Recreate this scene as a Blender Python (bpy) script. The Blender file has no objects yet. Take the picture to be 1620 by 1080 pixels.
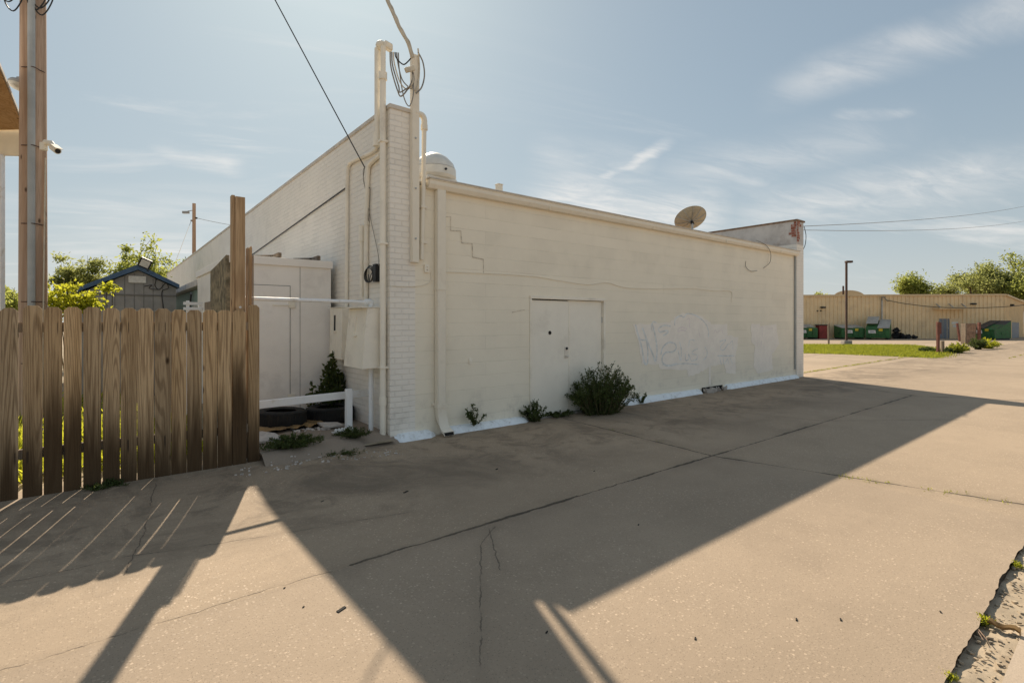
import bpy, math, random
import numpy as np
from mathutils import Vector, Matrix
random.seed(7); RNG = np.random.default_rng(7)
S = bpy.context.scene; COL = S.collection
# ------------------------------------------------------------------ survey helpers: photo sight lines -> metres
F, CX, HY, EYE = 807., 810., 508., 1.65
FA, FB = .62430, .78118
def _w(r, d): return r*FB + d*FA, -r*FA + d*FB
def G(x, y, z=0.):
    d = (EYE-z)*F/(y-HY); X, Y = _w(d*(x-CX)/F, d); return Vector((X, Y, z))
def PY(x, y, Yc):
    X, Y = _w((x-CX)/F, 1.); t = Yc/Y; return Vector((X*t, Yc, EYE-(y-HY)/F*t))
def PX(x, y, Xc):
    X, Y = _w((x-CX)/F, 1.); t = Xc/X; return Vector((Xc, Y*t, EYE-(y-HY)/F*t))
def D(x, y, d):
    X, Y = _w(d*(x-CX)/F, d); return Vector((X, Y, EYE-(y-HY)/F*d))
def sky_dir(x, y): return D(x, y, 1.) - Vector((0, 0, EYE))
# ------------------------------------------------------------------ mesh builder
class MB:
    def __init__(s): s.v = []; s.f = []
    def poly(s, pts):
        b = len(s.v); s.v += [tuple(p) for p in pts]; s.f.append(tuple(range(b, b+len(pts))))
    def obox(s, c, a, b, n):
        c, a, b, n = map(Vector, (c, a, b, n)); k = len(s.v)
        for i in (-1, 1):
            for j in (-1, 1):
                for l in (-1, 1): s.v.append(tuple(c+a*i+b*j+n*l))
        q = [(0,1,3,2),(4,6,7,5),(0,4,5,1),(2,3,7,6),(0,2,6,4),(1,5,7,3)]
        if a.cross(b).dot(n) < 0: q = [t[::-1] for t in q]
        s.f += [tuple(k+i for i in t) for t in q]
        return s
    def box(s, x0, y0, z0, x1, y1, z1):
        return s.obox(((x0+x1)/2, (y0+y1)/2, (z0+z1)/2), ((x1-x0)/2,0,0), (0,(y1-y0)/2,0), (0,0,(z1-z0)/2))
    def beam(s, p, q, w, h, up=(0,0,1)):
        p, q, up = Vector(p), Vector(q), Vector(up); a = (q-p); b = up.cross(a).normalized(); n = a.cross(b).normalized()
        return s.obox((p+q)/2, a/2, b*w/2, n*h/2)
    def tube(s, pts, r, n=8, caps=True):
        pts = [Vector(p) for p in pts]; m = len(pts); R = r if isinstance(r, (list, tuple)) else [r]*m
        k = len(s.v); t0 = (pts[1]-pts[0]).normalized()
        u = t0.orthogonal().normalized()
        for i, p in enumerate(pts):
            t = (pts[min(i+1, m-1)]-pts[max(i-1, 0)]).normalized()
            u = (u - t*u.dot(t)).normalized(); w = t.cross(u)
            for j in range(n):
                a = 2*math.pi*j/n; s.v.append(tuple(p+(u*math.cos(a)+w*math.sin(a))*R[i]))
        for i in range(m-1):
            for j in range(n):
                s.f.append((k+i*n+j, k+i*n+(j+1)%n, k+(i+1)*n+(j+1)%n, k+(i+1)*n+j))
        if caps: s.f.append(tuple(k+j for j in range(n))[::-1]); s.f.append(tuple(k+(m-1)*n+j for j in range(n)))
        return s
    def lathe(s, prof, o=(0,0,0), ax=(0,0,1), n=24, closed=False):
        o = Vector(o); ax = Vector(ax).normalized(); u = ax.orthogonal().normalized(); w = ax.cross(u); k = len(s.v); m = len(prof)
        for r, z in prof:
            for j in range(n):
                a = 2*math.pi*j/n; s.v.append(tuple(o+ax*z+(u*math.cos(a)+w*math.sin(a))*r))
        for i in range(m if closed else m-1):
            i2 = (i+1) % m
            for j in range(n): s.f.append((k+i*n+j, k+i*n+(j+1)%n, k+i2*n+(j+1)%n, k+i2*n+j))
        return s
    def prism(s, poly, d):
        poly = [Vector(p) for p in poly]; d = Vector(d); k = len(s.v); m = len(poly)
        nn = Vector((0,0,0))
        for i in range(m): nn += poly[i].cross(poly[(i+1)%m])
        if nn.dot(d) < 0: poly = poly[::-1]
        s.v += [tuple(p) for p in poly] + [tuple(p+d) for p in poly]
        s.f.append(tuple(k+i for i in range(m))[::-1]); s.f.append(tuple(k+m+i for i in range(m)))
        for i in range(m): s.f.append((k+i, k+(i+1)%m, k+m+(i+1)%m, k+m+i))
        return s
    def sphere(s, c, r, n=10, sz=1.):
        return s.lathe([(max(1e-4, r*math.sin(math.pi*i/n)), -r*sz*math.cos(math.pi*i/n)) for i in range(n+1)], c, n=2*n)
    def leaves(s, P, Dv, L, Wd):
        """P base points, Dv directions (n,3), L lengths, Wd widths: one folded blade each."""
        n = len(P); Dv = Dv/np.linalg.norm(Dv, axis=1, keepdims=True)
        r = RNG.normal(size=(n, 3)); wv = np.cross(Dv, r); wv /= np.linalg.norm(wv, axis=1, keepdims=True)+1e-9
        up = np.cross(wv, Dv)
        L = np.broadcast_to(L, n)[:, None]; Wd = np.broadcast_to(Wd, n)[:, None]
        tip = P+Dv*L-up*L*.18; mid = P+Dv*L*.45
        A = mid+wv*Wd*.5+up*Wd*.15; B = mid-wv*Wd*.5+up*Wd*.15
        k = len(s.v); V = np.stack([P, A, tip, B], 1).reshape(-1, 3)
        s.v += list(map(tuple, V)); s.f += [(k+4*i, k+4*i+1, k+4*i+2, k+4*i+3) for i in range(n)]
        return s
    def build(s, name, m, parent=None, smooth=True, bevel=0, label=None):
        o0 = Vector((0,0,0)); q = parent
        while q is not None: o0 += q.location; q = q.parent
        me = bpy.data.meshes.new(name); V = np.array(s.v)-np.array(o0)
        me.from_pydata(V.tolist(), [], s.f); me.materials.append(m)
        if smooth:
            me.polygons.foreach_set('use_smooth', [True]*len(me.polygons)); me.set_sharp_from_angle(angle=.6)
        o = bpy.data.objects.new(name, me); COL.objects.link(o); o.parent = parent
        if bevel:
            b = o.modifiers.new('bevel', 'BEVEL'); b.width = bevel; b.segments = 2; b.limit_method = 'ANGLE'; b.harden_normals = False
        if label: o['label'] = label
        return o
def thing(name, label, cat, loc, group=None):
    o = bpy.data.objects.new(name, None); COL.objects.link(o); o.location = loc; o.empty_display_size = .2
    return tag(o, label, cat, group)
def tag(o, label, cat, group=None):
    o['label'] = label; o['category'] = cat
    if group: o['group'] = group
    return o
def setting(o, label, cat, kind='structure'):
    o['kind'] = kind; o['label'] = label; o['category'] = cat; return o
def dup(root, loc, label, rz=None):
    bpy.context.view_layer.update
    def cp(o, par):
        c = o.copy(); COL.objects.link(c); c.parent = par
        for ch in [x for x in S.objects if x.parent == o]: cp(ch, c)
        return c
    r = cp(root, None); r.location = loc; r['label'] = label
    if rz is not None: r.rotation_euler.z = rz
    return r
def sag(p, q, s, n=14):
    p, q = Vector(p), Vector(q); return [p.lerp(q, i/n)-Vector((0,0,4*s*(i/n)*(1-i/n))) for i in range(n+1)]
def smooth_path(pts, n=6):
    pts = [Vector(p) for p in pts]; out = []
    for i in range(len(pts)-1):
        a, b, c, d = pts[max(i-1,0)], pts[i], pts[i+1], pts[min(i+2, len(pts)-1)]
        for k in range(n):
            t = k/n; out.append(.5*((2*b)+(c-a)*t+(2*a-5*b+4*c-d)*t*t+(3*b-a-3*c+d)*t**3))
    return out+[pts[-1]]
# ------------------------------------------------------------------ materials
class NT:
    def __init__(s, name):
        s.m = bpy.data.materials.new(name); s.m.use_nodes = True; s.t = s.m.node_tree; s.b = s.t.nodes['Principled BSDF']
        s.out = s.t.nodes['Material Output']; s._pos = None
    def n(s, ty, ins=None, **kw):
        x = s.t.nodes.new(ty)
        for k, v in kw.items(): setattr(x, k, v)
        for k, v in (ins or {}).items(): s.set(x.inputs[k], v)
        return x
    def set(s, sock, v):
        if isinstance(v, bpy.types.NodeSocket): s.t.links.new(v, sock)
        else:
            if sock.type == 'RGBA' and len(v) == 3: v = (*v, 1)
            sock.default_value = v
    @property
    def pos(s):
        if s._pos is None: s._pos = s.n('ShaderNodeNewGeometry')
        return s._pos.outputs['Position']
    def M(s, op, a, b=0., c=0., clamp=False):
        x = s.n('ShaderNodeMath', {0: a, 1: b, 2: c}, operation=op); x.use_clamp = clamp; return x.outputs[0]
    def V(s, op, a, b=(0,0,0), out=0):
        return s.n('ShaderNodeVectorMath', {0: a, 1: b}, operation=op).outputs[out]
    def xyz(s, v): x = s.n('ShaderNodeSeparateXYZ', {0: v}); return x.outputs[0], x.outputs[1], x.outputs[2]
    def comb(s, x, y, z): return s.n('ShaderNodeCombineXYZ', {0: x, 1: y, 2: z}).outputs[0]
    def noise(s, v, sc, det=4, rough=.55, dist=0., out='Fac'):
        return s.n('ShaderNodeTexNoise', {'Vector': v, 'Scale': sc, 'Detail': det, 'Roughness': rough, 'Distortion': dist}).outputs[out]
    def ramp(s, v, a, b, lo=0., hi=1.):
        return s.n('ShaderNodeMapRange', {'Value': v, 'From Min': a, 'From Max': b, 'To Min': lo, 'To Max': hi}, interpolation_type='SMOOTHSTEP').outputs[0]
    def mix(s, f, a, b, bt='MIX'):
        x = s.n('ShaderNodeMix', data_type='RGBA', blend_type=bt); s.set(x.inputs[0], f); s.set(x.inputs[6], a); s.set(x.inputs[7], b); return x.outputs[2]
    def bump(s, h, st=.3, d=.01):
        return s.n('ShaderNodeBump', {'Height': h, 'Strength': st, 'Distance': d}).outputs[0]
    def done(s, col, rough=.7, normal=None, metal=0., spec=.3):
        s.set(s.b.inputs['Base Color'], col); s.set(s.b.inputs['Roughness'], rough); s.set(s.b.inputs['Metallic'], metal)
        s.set(s.b.inputs['Specular IOR Level'], spec)
        if normal is not None: s.set(s.b.inputs['Normal'], normal)
        return s.m
def sc3(c, k): return tuple(min(1, x*k) for x in c)
def gm(name, col, rough=.65, var=.15, scale=4., bump=.15, bscale=50., metal=0., dirt=None, dscale=2., damt=.5, obj=False, spec=.3):
    t = NT(name)
    p = t.n('ShaderNodeTexCoord').outputs['Object'] if obj else t.pos
    f = t.noise(p, scale, 5, .6)
    c = t.mix(t.ramp(f, .3, .7), sc3(col, 1-var), sc3(col, 1+var))
    if dirt is not None:
        c = t.mix(t.M('MULTIPLY', t.ramp(t.noise(p, dscale, 6, .7), .5, .72), damt), c, dirt)
    h = t.noise(p, bscale, 3)
    return t.done(c, t.ramp(f, .2, .8, max(0, rough-.08), min(1, rough+.08)), t.bump(h, bump, .005), metal, spec)
def wall_uv(t):
    """(along-wall, height) coordinates of an upright wall, whichever way it faces"""
    x, y, z = t.xyz(t.pos); nx, ny, nz = t.xyz(t._pos.outputs['True Normal'])
    side = t.M('GREATER_THAN', t.M('ABSOLUTE', nx), .6)
    u = t.M('ADD', t.M('MULTIPLY', side, y), t.M('MULTIPLY', t.M('SUBTRACT', 1., side), x))
    return u, z
def masonry(name, col, bw, rh, ms, joint=.8, bst=.6, wear=.25, wearcol=(.42,.38,.33), smear=.3):
    t = NT(name); u, z = wall_uv(t); p = t.pos
    wob = t.M('MULTIPLY', t.M('SUBTRACT', t.noise(p, 7., 2), .5), ms*1.2)
    v = t.comb(u, t.M('ADD', z, wob), 0.)
    br = t.n('ShaderNodeTexBrick', {'Vector': v, 'Color1': (1,1,1), 'Color2': (.93,.93,.93), 'Mortar': (joint,)*3, 'Scale': 1., 'Mortar Size': ms, 'Mortar Smooth': .6, 'Brick Width': bw, 'Row Height': rh})
    n1 = t.noise(p, 1.1, 6, .65); n2 = t.noise(p, 14., 5, .6)
    fill = t.ramp(t.noise(p, 1.9, 4), .36, .60)                    # joints filled with old paint here and there
    jt = t.mix(t.M('MULTIPLY', fill, smear), br.outputs[0], (1,1,1))
    c = t.mix(1., t.mix(t.ramp(n1, .3, .7), sc3(col,.965), sc3(col,1.02)), jt, 'MULTIPLY')
    wm = t.M('MULTIPLY', t.ramp(n2, .62, .74), wear)
    # rain streaks hanging from the top, splash dirt near the ground
    st = t.noise(t.comb(t.M('MULTIPLY', u, 5.), t.M('MULTIPLY', z, .35), 0.), 1., 5, .6)
    wm = t.M('MAXIMUM', wm, t.M('MULTIPLY', t.ramp(st, .56, .78), .09))
    low = t.M('MULTIPLY', t.ramp(z, .85, .1), t.ramp(t.noise(p, 2.6, 6, .7), .50, .72))
    c = t.mix(wm, c, sc3(col, .62)); c = t.mix(t.M('MULTIPLY', low, .42), c, wearcol)
    h = t.M('ADD', t.M('MULTIPLY', t.M('SUBTRACT', 1., br.outputs['Fac']), 1.), t.M('MULTIPLY', n2, .35))
    h = t.M('ADD', h, t.M('MULTIPLY', t.noise(p, 70., 3), .12))
    return t.done(c, .62, t.bump(h, bst, .012), spec=.25)
def wood(name, c1, c2, cd, nails=False, grain=26., stain=.93, zst=(1.15, .35), stretch=.07):
    t = NT(name); oi = t.n('ShaderNodeObjectInfo').outputs['Random']
    x, y, z = t.xyz(t.pos)
    off = t.M('MULTIPLY', oi, 37.)
    v = t.comb(t.M('ADD', t.M('MULTIPLY', x, 2.6), off), t.M('ADD', t.M('MULTIPLY', y, 2.6), off), t.M('MULTIPLY', z, stretch*2.6))
    f = t.noise(v, 1.6, 2, .4)
    ring = t.M('SINE', t.M('MULTIPLY', f, grain*6))
    fine = t.noise(t.comb(t.M('ADD', t.M('MULTIPLY', x, 160.), off), t.M('MULTIPLY', y, 160.), t.M('MULTIPLY', z, 4.)), 1., 3)
    blot = t.noise(v, 3., 5, .6)
    c = t.mix(t.ramp(blot, .3, .7), c1, c2)
    c = t.mix(t.M('MULTIPLY', t.ramp(ring, -.1, 1.), .46), c, cd)
    c = t.mix(t.M('MULTIPLY', t.ramp(fine, .42, .72), .55), c, cd)
    kn = t.n('ShaderNodeTexVoronoi', {'Vector': t.comb(t.M('ADD', t.M('MULTIPLY', x, 5.), off), t.M('MULTIPLY', y, 5.), t.M('MULTIPLY', z, 2.2)), 'Scale': 1.})
    c = t.mix(t.ramp(kn.outputs['Distance'], .13, .05), c, sc3(cd, .45))
    tint = t.mix(oi, (.74,.74,.76), (1.16,1.08,.98)); c = t.mix(1., c, tint, 'MULTIPLY')
    own = t.M('FRACT', t.M('MULTIPLY', oi, 7.31))
    dm = t.M('MULTIPLY', t.ramp(t.M('ADD', t.M('ADD', z, t.M('MULTIPLY', t.M('SUBTRACT', .5, own), .7)), t.M('MULTIPLY', t.M('SUBTRACT', blot, .5), 1.6)), zst[0], zst[1]), stain)
    c = t.mix(dm, c, sc3(cd, .42))
    if nails:      # rust bleeding down from the nails along the rails
        ns = t.noise(t.comb(t.M('ADD', t.M('MULTIPLY', x, 38.), off), 0., t.M('MULTIPLY', z, .6)), 1., 1)
        band = t.M('MAXIMUM', t.M('MULTIPLY', t.ramp(z, 1.50, 1.57), t.ramp(z, 1.66, 1.62)), t.M('MULTIPLY', t.ramp(z, .34, .42), t.ramp(z, .51, .48)))
        c = t.mix(t.M('MULTIPLY', t.M('MULTIPLY', band, t.ramp(ns, .62, .70)), .8), c, (.035,.025,.018))
    h = t.M('ADD', t.M('MULTIPLY', ring, .35), fine)
    return t.done(c, .8, t.bump(h, .35, .003), spec=.2)
def segs_mask(t, P, segs, w):
    """1 along the given ground lines (cracks and joints have a course of their own)"""
    best = None
    for (a, b) in segs:
        a, b = Vector((*a, 0)), Vector((*b, 0)); ba = b-a
        pa = t.V('SUBTRACT', P, tuple(a))
        h = t.M('MULTIPLY', t.V('DOT_PRODUCT', pa, tuple(ba), out=1), 1/ba.dot(ba), clamp=True)
        sc = t.n('ShaderNodeVectorMath', {0: tuple(ba), 3: h}, operation='SCALE').outputs[0]
        d = t.V('LENGTH', t.V('SUBTRACT', pa, sc), out=1)
        best = d if best is None else t.M('MINIMUM', best, d)
    return best
def concrete(name, col, chips=.5, joints=(), cracks=(), oil=0., grey=None):
    t = NT(name); p = t.pos; x, y, z = t.xyz(p); P = t.comb(x, y, 0.)
    big = t.noise(P, .35, 6, .62); med = t.noise(P, 2.2, 6, .65); fin = t.noise(P, 60., 4, .65)
    c = t.mix(t.ramp(big, .3, .7), sc3(col,.88), sc3(col,1.10))
    c = t.mix(t.M('MULTIPLY', t.ramp(med, .45, .75), .35), c, grey or sc3(col,.72))
    pit = t.n('ShaderNodeTexVoronoi', {'Vector': P, 'Scale': 58.}); cr = pit.outputs['Color']
    r1 = t.xyz(cr)[0]; r2 = t.xyz(cr)[1]
    chip = t.M('MULTIPLY', t.M('MULTIPLY', t.ramp(pit.outputs['Distance'], .48, .34), t.ramp(r1, .60, .66)), chips)
    wornpatch = t.ramp(t.noise(P, .8, 4), .38, .62, .35, 1.)
    c = t.mix(t.M('MULTIPLY', chip, wornpatch), c, t.mix(t.M('POWER', r2, 2.5), sc3(col,1.02), sc3(col,1.75)))
    pit2 = t.n('ShaderNodeTexVoronoi', {'Vector': P, 'Scale': 90.})
    dk = t.M('MULTIPLY', t.M('MULTIPLY', t.ramp(pit2.outputs['Distance'], .38, .2), t.ramp(t.xyz(pit2.outputs['Color'])[0], .6, .7)), chips*.75)
    c = t.mix(dk, c, sc3(col,.45))
    c = t.mix(t.M('MULTIPLY', t.ramp(fin, .42, .75), .22), c, sc3(col,.6))
    if oil:
        sx = t.M('ADD', t.M('GREATER_THAN', x, 6.0), t.M('GREATER_THAN', x, 14.4)); sl_ = t.M('FRACT', t.M('MULTIPLY', t.M('ADD', t.M('MULTIPLY', sx, 1.7), t.M('MULTIPLY', t.M('GREATER_THAN', y, 3.36), 2.3)), .381))
        c = t.mix(1., c, t.mix(sl_, (.96,.96,.965), (1.05,1.04,1.02)), 'MULTIPLY')        # each slab its own pour
        c = t.mix(t.M('MULTIPLY', t.ramp(t.noise(t.comb(t.M('MULTIPLY', x, .25), t.M('MULTIPLY', y, 2.2), 0.), 1., 5, .6), .52, .75), .16), c, sc3(col,.6))   # tyre-polished wheel paths
        om = t.M('MULTIPLY', t.M('MAXIMUM', t.ramp(t.noise(P, .62, 7, .72, 1.0), .42, .68), t.M('MULTIPLY', t.ramp(t.noise(P, 2.6, 6, .7, .6), .46, .64), .75)), t.ramp(y, 3.3, 5.0))
        c = t.mix(t.M('MULTIPLY', om, oil), c, sc3(col,.45))
    h = t.M('ADD', t.M('MULTIPLY', fin, .5), t.M('MULTIPLY', chip, .25))
    wv = t.n('ShaderNodeTexNoise', {'Vector': P, 'Scale': 5., 'Detail': 6., 'Roughness': .7}).outputs['Color']
    Pw = t.V('ADD', P, t.V('MULTIPLY', t.V('SUBTRACT', wv, (.5,.5,.5)), (.07,.07,0)))
    Pv = t.V('ADD', P, t.V('MULTIPLY', t.V('SUBTRACT', wv, (.5,.5,.5)), (.085,.085,0)))
    if joints:
        d = segs_mask(t, Pw, joints, 0); brk = t.noise(P, 1.7, 4)
        wid = t.ramp(brk, .33, .68, .005, .024)
        m = t.ramp(t.M('DIVIDE', d, wid), 1.25, .55)
        halo = t.M('MULTIPLY', t.ramp(d, .26, .02), t.ramp(brk, .38, .7, .04, .4))
        c = t.mix(halo, c, sc3(col,.52)); c = t.mix(t.M('MULTIPLY', m, .85), c, (.035,.030,.022)); h = t.M('SUBTRACT', h, t.M('MULTIPLY', m, 3.))
    if cracks:
        d = segs_mask(t, Pv, cracks, 0); m = t.ramp(d, .0055, .0012)
        m = t.M('MULTIPLY', m, t.ramp(t.noise(P, 3.3, 3), .40, .52))
        c = t.mix(t.M('MULTIPLY', t.ramp(d, .09, .0), .28), c, sc3(col,.6)); c = t.mix(t.M('MULTIPLY', m, .62), c, (.05,.042,.033)); h = t.M('SUBTRACT', h, t.M('MULTIPLY', m, 2.))
    gr = t.noise(P, 210., 2, .5); c = t.mix(t.M('MULTIPLY', t.ramp(gr, .42, .7), .30), c, sc3(col,.55))
    rgh = t.ramp(t.M('MULTIPLY', chip, wornpatch), 0., chips, .88, .68)
    return t.done(c, rgh, t.bump(h, .5, .005), spec=.25)
def leaf(name, c1, c2, trans=.45, tcol=None):
    t = NT(name); g = t.n('ShaderNodeNewGeometry'); r = g.outputs['Random Per Island']
    f = t.noise(t.pos, 1.2, 3)
    c = t.mix(r, c1, c2); c = t.mix(t.M('MULTIPLY', t.ramp(f, .35, .65), .5), c, sc3(c1, .7))
    t.done(c, .55, spec=.25)
    tr = t.n('ShaderNodeBsdfTranslucent', {'Color': t.mix(r, sc3(tcol or c2, .8), sc3(tcol or c2, 1.2))})
    mx = t.n('ShaderNodeMixShader', {0: trans, 1: t.b.outputs[0], 2: tr.outputs[0]})
    t.t.links.new(mx.outputs[0], t.out.inputs[0]); return t.m

WHITE = (.90, .825, .675)
m_brick = masonry('painted_brick', (.90,.845,.755), .215, .076, .008, joint=.87, bst=.6, wear=.12, smear=.9)
m_block = masonry('painted_block', WHITE, 9.3, .203, .006, joint=.86, bst=.35, wear=.05, smear=.9)
m_white = gm('white_paint', (.90,.835,.71), .5, .05, 3., .12, 40., dirt=(.42,.37,.3), dscale=2.6, damt=.35)
m_doorpaint = gm('door_paint', (.90,.845,.73), .5, .03, 3., .10, 40., dirt=(.55,.49,.40), dscale=2.2, damt=.22)
m_shedpaint = gm('shed_paint', (.92,.875,.815), .5, .04, 2., .10, 60., dirt=(.5,.46,.42), dscale=1.6, damt=.3)
m_trim = gm('gutter_paint', (.84,.77,.64), .42, .05, 3., .06, 30., dirt=(.5,.43,.33), dscale=3., damt=.3)
m_apron = gm('apron_paint', (.86,.90,.92), .5, .05, 8., .5, 22., dirt=(.42,.40,.37), dscale=9., damt=.62)
m_railpaint = gm('rail_paint', (.86,.865,.86), .5, .06, 6., .15, 40., dirt=(.45,.37,.27), dscale=6., damt=.5)
m_coping = gm('coping', (.62,.57,.50), .6, .15, 4., .2, 30., dirt=(.25,.2,.15), damt=.5)
m_rust = gm('rusty_coping', (.22,.14,.09), .8, .3, 9., .4, 40.)
m_oldred = gm('bare_red_brick', (.30,.11,.075), .85, .3, 22., .6, 40., dirt=(.7,.62,.55), dscale=14., damt=.9)
m_parapet = gm('weathered_parapet', (.55,.52,.49), .7, .12, 3., .3, 14., dirt=(.28,.2,.15), dscale=2.4, damt=.6)
m_roof = gm('roofing', (.30,.28,.25), .9, .2, 2., .4, 30.)
m_dark = gm('dark_hole', (.02,.018,.016), .9, .2)
m_black = gm('black_plastic', (.022,.022,.023), .5, .2, 10.)
m_wire = gm('cable_black', (.03,.028,.026), .55, .2, 10.)
m_wiregrey = gm('cable_grey', (.25,.23,.20), .6, .2, 10.)
m_wirewhite = gm('cable_painted', (.62,.55,.43), .6, .15, 8.)
m_steel = gm('galvanised', (.42,.43,.43), .45, .15, 8., .1, 40., metal=.5)
m_greypvc = gm('grey_conduit', (.40,.41,.40), .5, .1, 4.)
m_crack = gm('crack', (.62,.55,.44), .9, .3, 20.)
m_patch = gm('cover_paint', (.92,.85,.755), .6, .04, 5., .1, 40.)
m_graf = gm('graffiti_ghost', (.755,.755,.73), .65, .16, 9., .05, 40.)
m_graf2 = gm('graffiti_pink', (.84,.75,.71), .65, .1, 9., .05, 40.)
m_picket = wood('fence_wood', (.50,.35,.195), (.66,.49,.30), (.135,.078,.036), nails=True, grain=34., stretch=.042)
m_postw = wood('post_wood', (.48,.33,.19), (.62,.45,.28), (.25,.155,.08), stain=.3, grain=18., stretch=.03)
m_oldboard = wood('old_board', (.30,.24,.18), (.40,.33,.255), (.09,.07,.05), stain=.2)
m_pole = wood('pole_wood', (.56,.38,.255), (.70,.52,.39), (.33,.205,.13), stain=.0, grain=9., stretch=.02)
m_soffit = wood('soffit_ply', (.42,.26,.12), (.50,.33,.17), (.28,.16,.07), stain=0., grain=10.)
m_cream = gm('cream_paint', (.84,.75,.57), .6, .06, 3., .1, 30.)
m_moss = gm('mossy_board', (.26,.21,.135), .95, .45, 9., .9, 24., dirt=(.07,.065,.04), dscale=7., damt=.8)
m_teal = gm('teal_paint', (.27,.39,.36), .7, .12, 3., .2, 20.)
m_greysiding = gm('grey_siding', (.33,.315,.295), .75, .10, 3., .2, 30.)
m_greybatten = gm('siding_groove', (.20,.19,.18), .8, .1)
m_blue = gm('blue_trim', (.07,.125,.21), .5, .15, 4.)
m_plate = gm('white_plate', (.70,.68,.63), .5, .1, 14.)
m_glassy = gm('lamp_glass', (.62,.61,.56), .25, .1, 6., spec=.5)
m_lampgrey = gm('lamp_grey', (.33,.34,.34), .5, .1, 6.)
m_tyre = gm('tyre_rubber', (.020,.019,.018), .8, .3, 9., .3, 60., dirt=(.09,.075,.055), dscale=6., damt=.35)
m_card = gm('cardboard', (.27,.17,.075), .9, .25, 6., .3, 30., dirt=(.1,.06,.03), dscale=5., damt=.6)
m_rock = gm('broken_concrete', (.52,.47,.42), .9, .2, 12., .6, 40.)
m_tan = gm('tan_cladding', (.80,.615,.37), .55, .06, 1.5, .05, 10., dirt=(.58,.44,.28), dscale=1.1, damt=.6)
m_tantrim = gm('tan_trim', (.66,.50,.30), .55, .08, 2.)
m_tanlight = gm('tan_panel', (.74,.56,.34), .6, .05)
m_greydoor = gm('grey_door', (.19,.21,.235), .55, .1)
m_green = gm('dumpster_green', (.035,.13,.04), .5, .25, 4., .15, 20., dirt=(.09,.075,.05), dscale=2.5, damt=.5)
m_lid = gm('dumpster_lid', (.42,.39,.34), .55, .2, 4., dirt=(.05,.05,.05), damt=.5)
m_lidblack = gm('dumpster_lid_black', (.05,.05,.05), .5, .2, 4.)
m_yellow = gm('yellow_sticker', (.62,.47,.04), .5, .1)
m_red = gm('bollard_red', (.45,.035,.03), .5, .2, 5.)
m_redbox = gm('red_bin', (.28,.05,.04), .6, .25, 4.)
m_rustpole = gm('brown_pole', (.085,.048,.035), .6, .25, 4.)
m_rustpost = gm('rusty_post', (.19,.075,.055), .8, .3, 6.)
m_crate = gm('pallet_wood', (.27,.18,.125), .85, .25, 6., .4, 30.)
m_conc = gm('cast_concrete', (.30,.275,.24), .85, .12, 8., .3, 40.)
m_dish = gm('dish_mesh', (.42,.37,.28), .5, .12, 12., metal=.2)
m_fan = gm('spun_metal', (.72,.68,.60), .4, .08, 4., .05, 20., metal=.15)
m_leafdark = leaf('shrub_leaf', (.036,.052,.016), (.080,.105,.032), .35, (.16,.21,.045))
m_leafweed = leaf('weed_leaf', (.045,.065,.022), (.08,.115,.035), .35, (.17,.22,.05))
m_leafbright = leaf('backlit_leaf', (.10,.14,.02), (.16,.20,.03), .6, (.62,.62,.05))
m_leaftree = leaf('tree_leaf', (.11,.14,.035), (.18,.21,.06), .55, (.52,.55,.13))
m_leaftree2 = leaf('tree_leaf_olive', (.12,.145,.05), (.18,.20,.075), .55, (.48,.50,.16))
m_grass = leaf('grass_blade', (.12,.155,.018), (.19,.215,.03), .5, (.45,.46,.05))
m_bark = gm('bark', (.10,.07,.048), .9, .3, 6., .6, 20.)
m_stem = gm('stem', (.10,.085,.04), .8, .2, 10.)
m_grassbed = gm('grass_soil', (.13,.15,.03), .95, .25, 3., .6, 20.)
m_dirt = gm('dirt', (.40,.32,.225), .95, .2, 5., .9, 30., dirt=(.27,.205,.14), dscale=4., damt=.6)
m_yard = gm('yard_dirt', (.32,.26,.18), .95, .3, 2., .8, 18., dirt=(.10,.12,.03), dscale=1.2, damt=.8)
JOINTS = [((1.3,3.385),(14.1,3.31)), ((6.12,6.45),(5.83,3.34)), ((5.83,3.34),(6.5,.6)), ((16.2,6.5),(14.75,4.8)), ((14.75,4.8),(14.02,3.2)), ((14.02,3.2),(15.6,.6)), ((-4.2,6.3),(-4.4,.6)), ((26,6.4),(26.4,.6))]
CRACKS = [((-15,3.42),(.9,3.39)), ((.9,3.39),(2.4,3.37)), ((-2.5,4.7),(-.51,4.5)), ((-.51,4.5),(.12,4.48)), ((.12,4.48),(1.05,4.22)), ((1.05,4.22),(2.1,4.0)), ((.43,6.29),(.226,4.8)), ((.226,4.8),(.1,4.16)), ((2.46,3.3),(2.18,3.1)), ((2.18,3.1),(1.39,1.98)), ((1.39,1.98),(.9,.7)), ((2.4,3.3),(2.05,2.7)), ((8.6,6.3),(9.3,3.4)), ((9.3,3.4),(11.2,2.0))]
CONC = (.385, .299, .214)
m_alley = concrete('alley_concrete', CONC, .80, JOINTS, CRACKS, oil=.88)
m_lot = concrete('lot_concrete', sc3(CONC,1.02), .3, [((16.3,6.9),(60,7.0)), ((30,3.9),(70,3.85)), ((24,6.9),(30,20)), ((20,10),(60,11))])
m_pad = concrete('pad_concrete', (.32,.255,.195), .3, (), [((1.4,7.6),(2.2,6.6)), ((2.2,6.6),(2.9,6.3))])
m_walk = concrete('side_pavement', (.46,.37,.28), .3, (), [((4.4,.1),(5.2,.35)), ((6,0),(8,.3))])

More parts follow.
